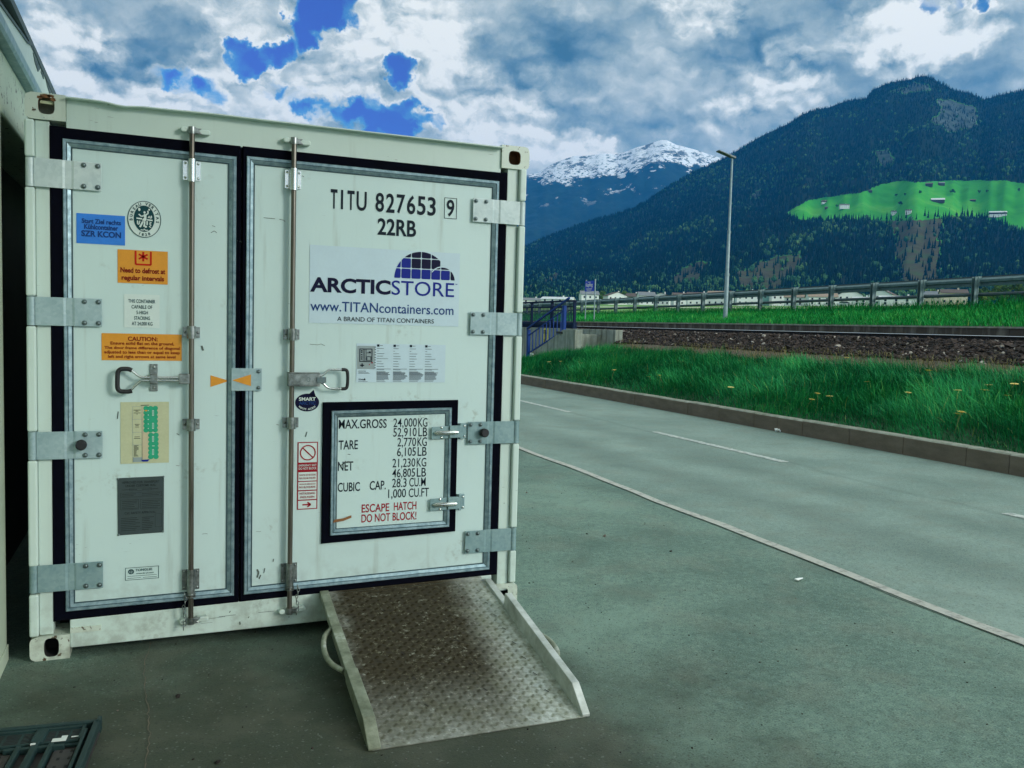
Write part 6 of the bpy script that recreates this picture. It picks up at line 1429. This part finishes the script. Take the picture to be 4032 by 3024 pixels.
# ------------------------------------------------------------------ separate trees
def tree(x, y, z, h, label, group, m, seed, name='leafy_tree', wide=.42):
    r = np.random.default_rng(seed); t = thing(name, (x, y, z), label, 'tree', group); o = Vector((x, y, z)); b = MB()
    b.tube([o-Vector((0, 0, .5)), o+Vector((.1, 0, h*.35)), o+Vector((0, .1, h*.75))], [h*.028, h*.020, h*.006], 7)
    for k in range(5):
        a = r.uniform(0, 6.28); q = o+Vector((0, 0, h*r.uniform(.3, .55))); b.tube([q, q+Vector((math.cos(a)*h*.13, math.sin(a)*h*.13, h*.12)), q+Vector((math.cos(a)*h*.22, math.sin(a)*h*.22, h*.22))], [h*.011, h*.008, h*.003], 5)
    b.build('trunk', M['hwood'], t)
    n = 1500; cn = 13; c = np.stack([r.normal(0, .17, cn), r.normal(0, .17, cn), r.uniform(.34, .88, cn)], 1)*h; rad_ = r.uniform(.09, .17, cn)*h*(wide/.42)
    i = r.integers(0, cn, n); d = r.standard_normal((n, 3)); d /= np.linalg.norm(d, axis=1)[:, None]; p = c[i]+d*(rad_[i]*r.uniform(.55, 1.1, n))[:, None]; s = h*.032
    q = p[:, None, :]+r.standard_normal((n, 4, 3))*s; q[:, :, 2] *= 1.0
    np_mesh('crown', q.reshape(-1, 3)+np.array(o), np.arange(n*4).reshape(-1, 4), m, t, attrs={'tint': np.repeat(np.clip(.5+.3*r.standard_normal(cn)[i]+.12*r.standard_normal(n), 0, 1), 4)})
    return t
M['leafy'] = mat('fresh_leaves', lambda g: {'c': g.ramp(g.attr('tint'), [(0, (.030, .075, .022)), (.6, (.085, .17, .035)), (1, (.21, .28, .06))])}, .8, spec=.2)
for i, (az, r, h) in enumerate(((50.4, 430, 7.5), (50.9, 450, 9.5), (51.35, 420, 10), (51.9, 440, 9), (52.5, 430, 11), (50.7, 330, 4.0), (51.6, 340, 4.0), (53.1, 420, 10), (48.25, 600, 10), (47.5, 620, 10), (29.6, 700, 11), (28.0, 690, 12))):
    x, y, z = on_valley(az, r); tree(x, y, z, h, ('bright green bushy tree beyond the guardrail at the right' if az > 50 else 'bushy tree standing between the village houses'), ('trees beyond the guardrail at the right' if az > 50 else 'trees among the village houses'), M['leafy'], 100+i)
for i, (az, el, h, dark) in enumerate(((48.65, 8.32, 13, 1), (45.9, 7.75, 12, 1), (46.9, 8.42, 9, 1), (45.62, 8.28, 8, 1), (46.1, 8.32, 7, 1), (50.0, 8.3, 9, 1), (50.4, 8.32, 8, 1), (52.0, 8.3, 9, 1), (42.3, 7.76, 7, 1), (51.3, 7.0, 9, 0))):
    x, y, z, r = on_slope(az, el); tree(x, y, z, h, 'lone bushy tree standing on the green mountain meadow', 'lone trees on the mountain meadow', M['broad'] if dark else M['leafy'], 200+i)
tv3, tf3 = conifer(8, 5)
def fir(x, y, z, h, seed):
    t = thing('fir_tree', (x, y, z), 'dark fir on the lower edge of the mountain meadow', 'tree', 'firs along the lower meadow edge'); b = MB(); b.tube([(x, y, z-1), (x, y, z+h*.3)], h*.018, 6); b.build('trunk', M['hwood'], t)
    r = np.random.default_rng(seed); v = tv3*(1+.10*r.standard_normal((len(tv3), 1)))*np.array([h*.85, h*.85, h])+np.array([x, y, z]); np_mesh('crown', v, tf3, M['conif'], t, attrs={'tint': np.full(len(v), r.uniform(.1, .5))})
for i in range(46):
    az = 38.6+i*.285+random.uniform(-.1, .1); lo = float(np.interp(az, [38.3, 44.7, 45.8, 48.34, 49.6, 51.1, 52.4], [6.95, 6.85, 6.9, 6.98, 7.0, 6.6, 6.0])); x, y, z, r = on_slope(az, lo+random.uniform(-.05, .16)); fir(x, y, z, random.uniform(10, 19), 300+i)
# ------------------------------------------------------------------ car on the valley road
x, y, z = on_valley(43.15, 262); car = thing('parked_car', (x, y, z+.35), 'small pale car with dark windows beyond the guardrail', 'car'); Cx = Matrix.Translation((x, y, z+.35)) @ Matrix.Rotation(face_me(43.15, 6), 4, 'Z')
def cprism(prof, y0, y1, m, name, parent=car):
    b = MB(); k = len(prof); v = [tuple(Cx @ Vector((p[0], yy, p[1]))) for yy in (y0, y1) for p in prof]; b.add(v, [(i, (i+1) % k, k+(i+1) % k, k+i) for i in range(k)]+[tuple(range(k))[::-1], tuple(range(k, 2*k))]); return b.build(name, m, parent, .04)
M['carp'] = mat('pale_car_paint', (.45, .50, .50), .3, .2)
cprism([(-2.1, .35), (2.1, .35), (2.15, .75), (1.9, .95), (.9, 1.02), (-1.9, 1.05), (-2.12, .8)], -.85, .85, M['carp'], 'body'); cprism([(1.0, 1.0), (.2, 1.48), (-1.3, 1.50), (-2.0, 1.04)], -.74, .74, M['glass'], 'windows'); cprism([(.25, 1.47), (-1.3, 1.495), (-1.32, 1.54), (.2, 1.52)], -.72, .72, M['carp'], 'car_roof')
for wx in (-1.35, 1.35):
    for wy in (-.78, .78): b = MB(); c = Cx @ Vector((wx, wy-.1, .32)); e = Cx @ Vector((wx, wy+.1, .32)); b.tube([c, e], .32, 14); b.build('wheel', M['black'], car)

# ================================================================== haze: one closed box of even air
b = MB(); b.box(-8600, 8600, -8600, 8600, -1.5, 1760.0)
hz = bpy.data.materials.new('haze_air'); hz.use_nodes = True; g = N(hz.node_tree); g.n.clear(); pv = g.new('ShaderNodeVolumePrincipled')
pv.inputs['Color'].default_value = (0.02, 0.37, 1.0, 1.0); pv.inputs['Density'].default_value = 6.6e-5; pv.inputs['Anisotropy'].default_value = 0.2
o_ = g.new('ShaderNodeOutputMaterial'); g.l.new(pv.outputs[0], o_.inputs['Volume'])
tag(b.build('haze', hz), kind='stuff')
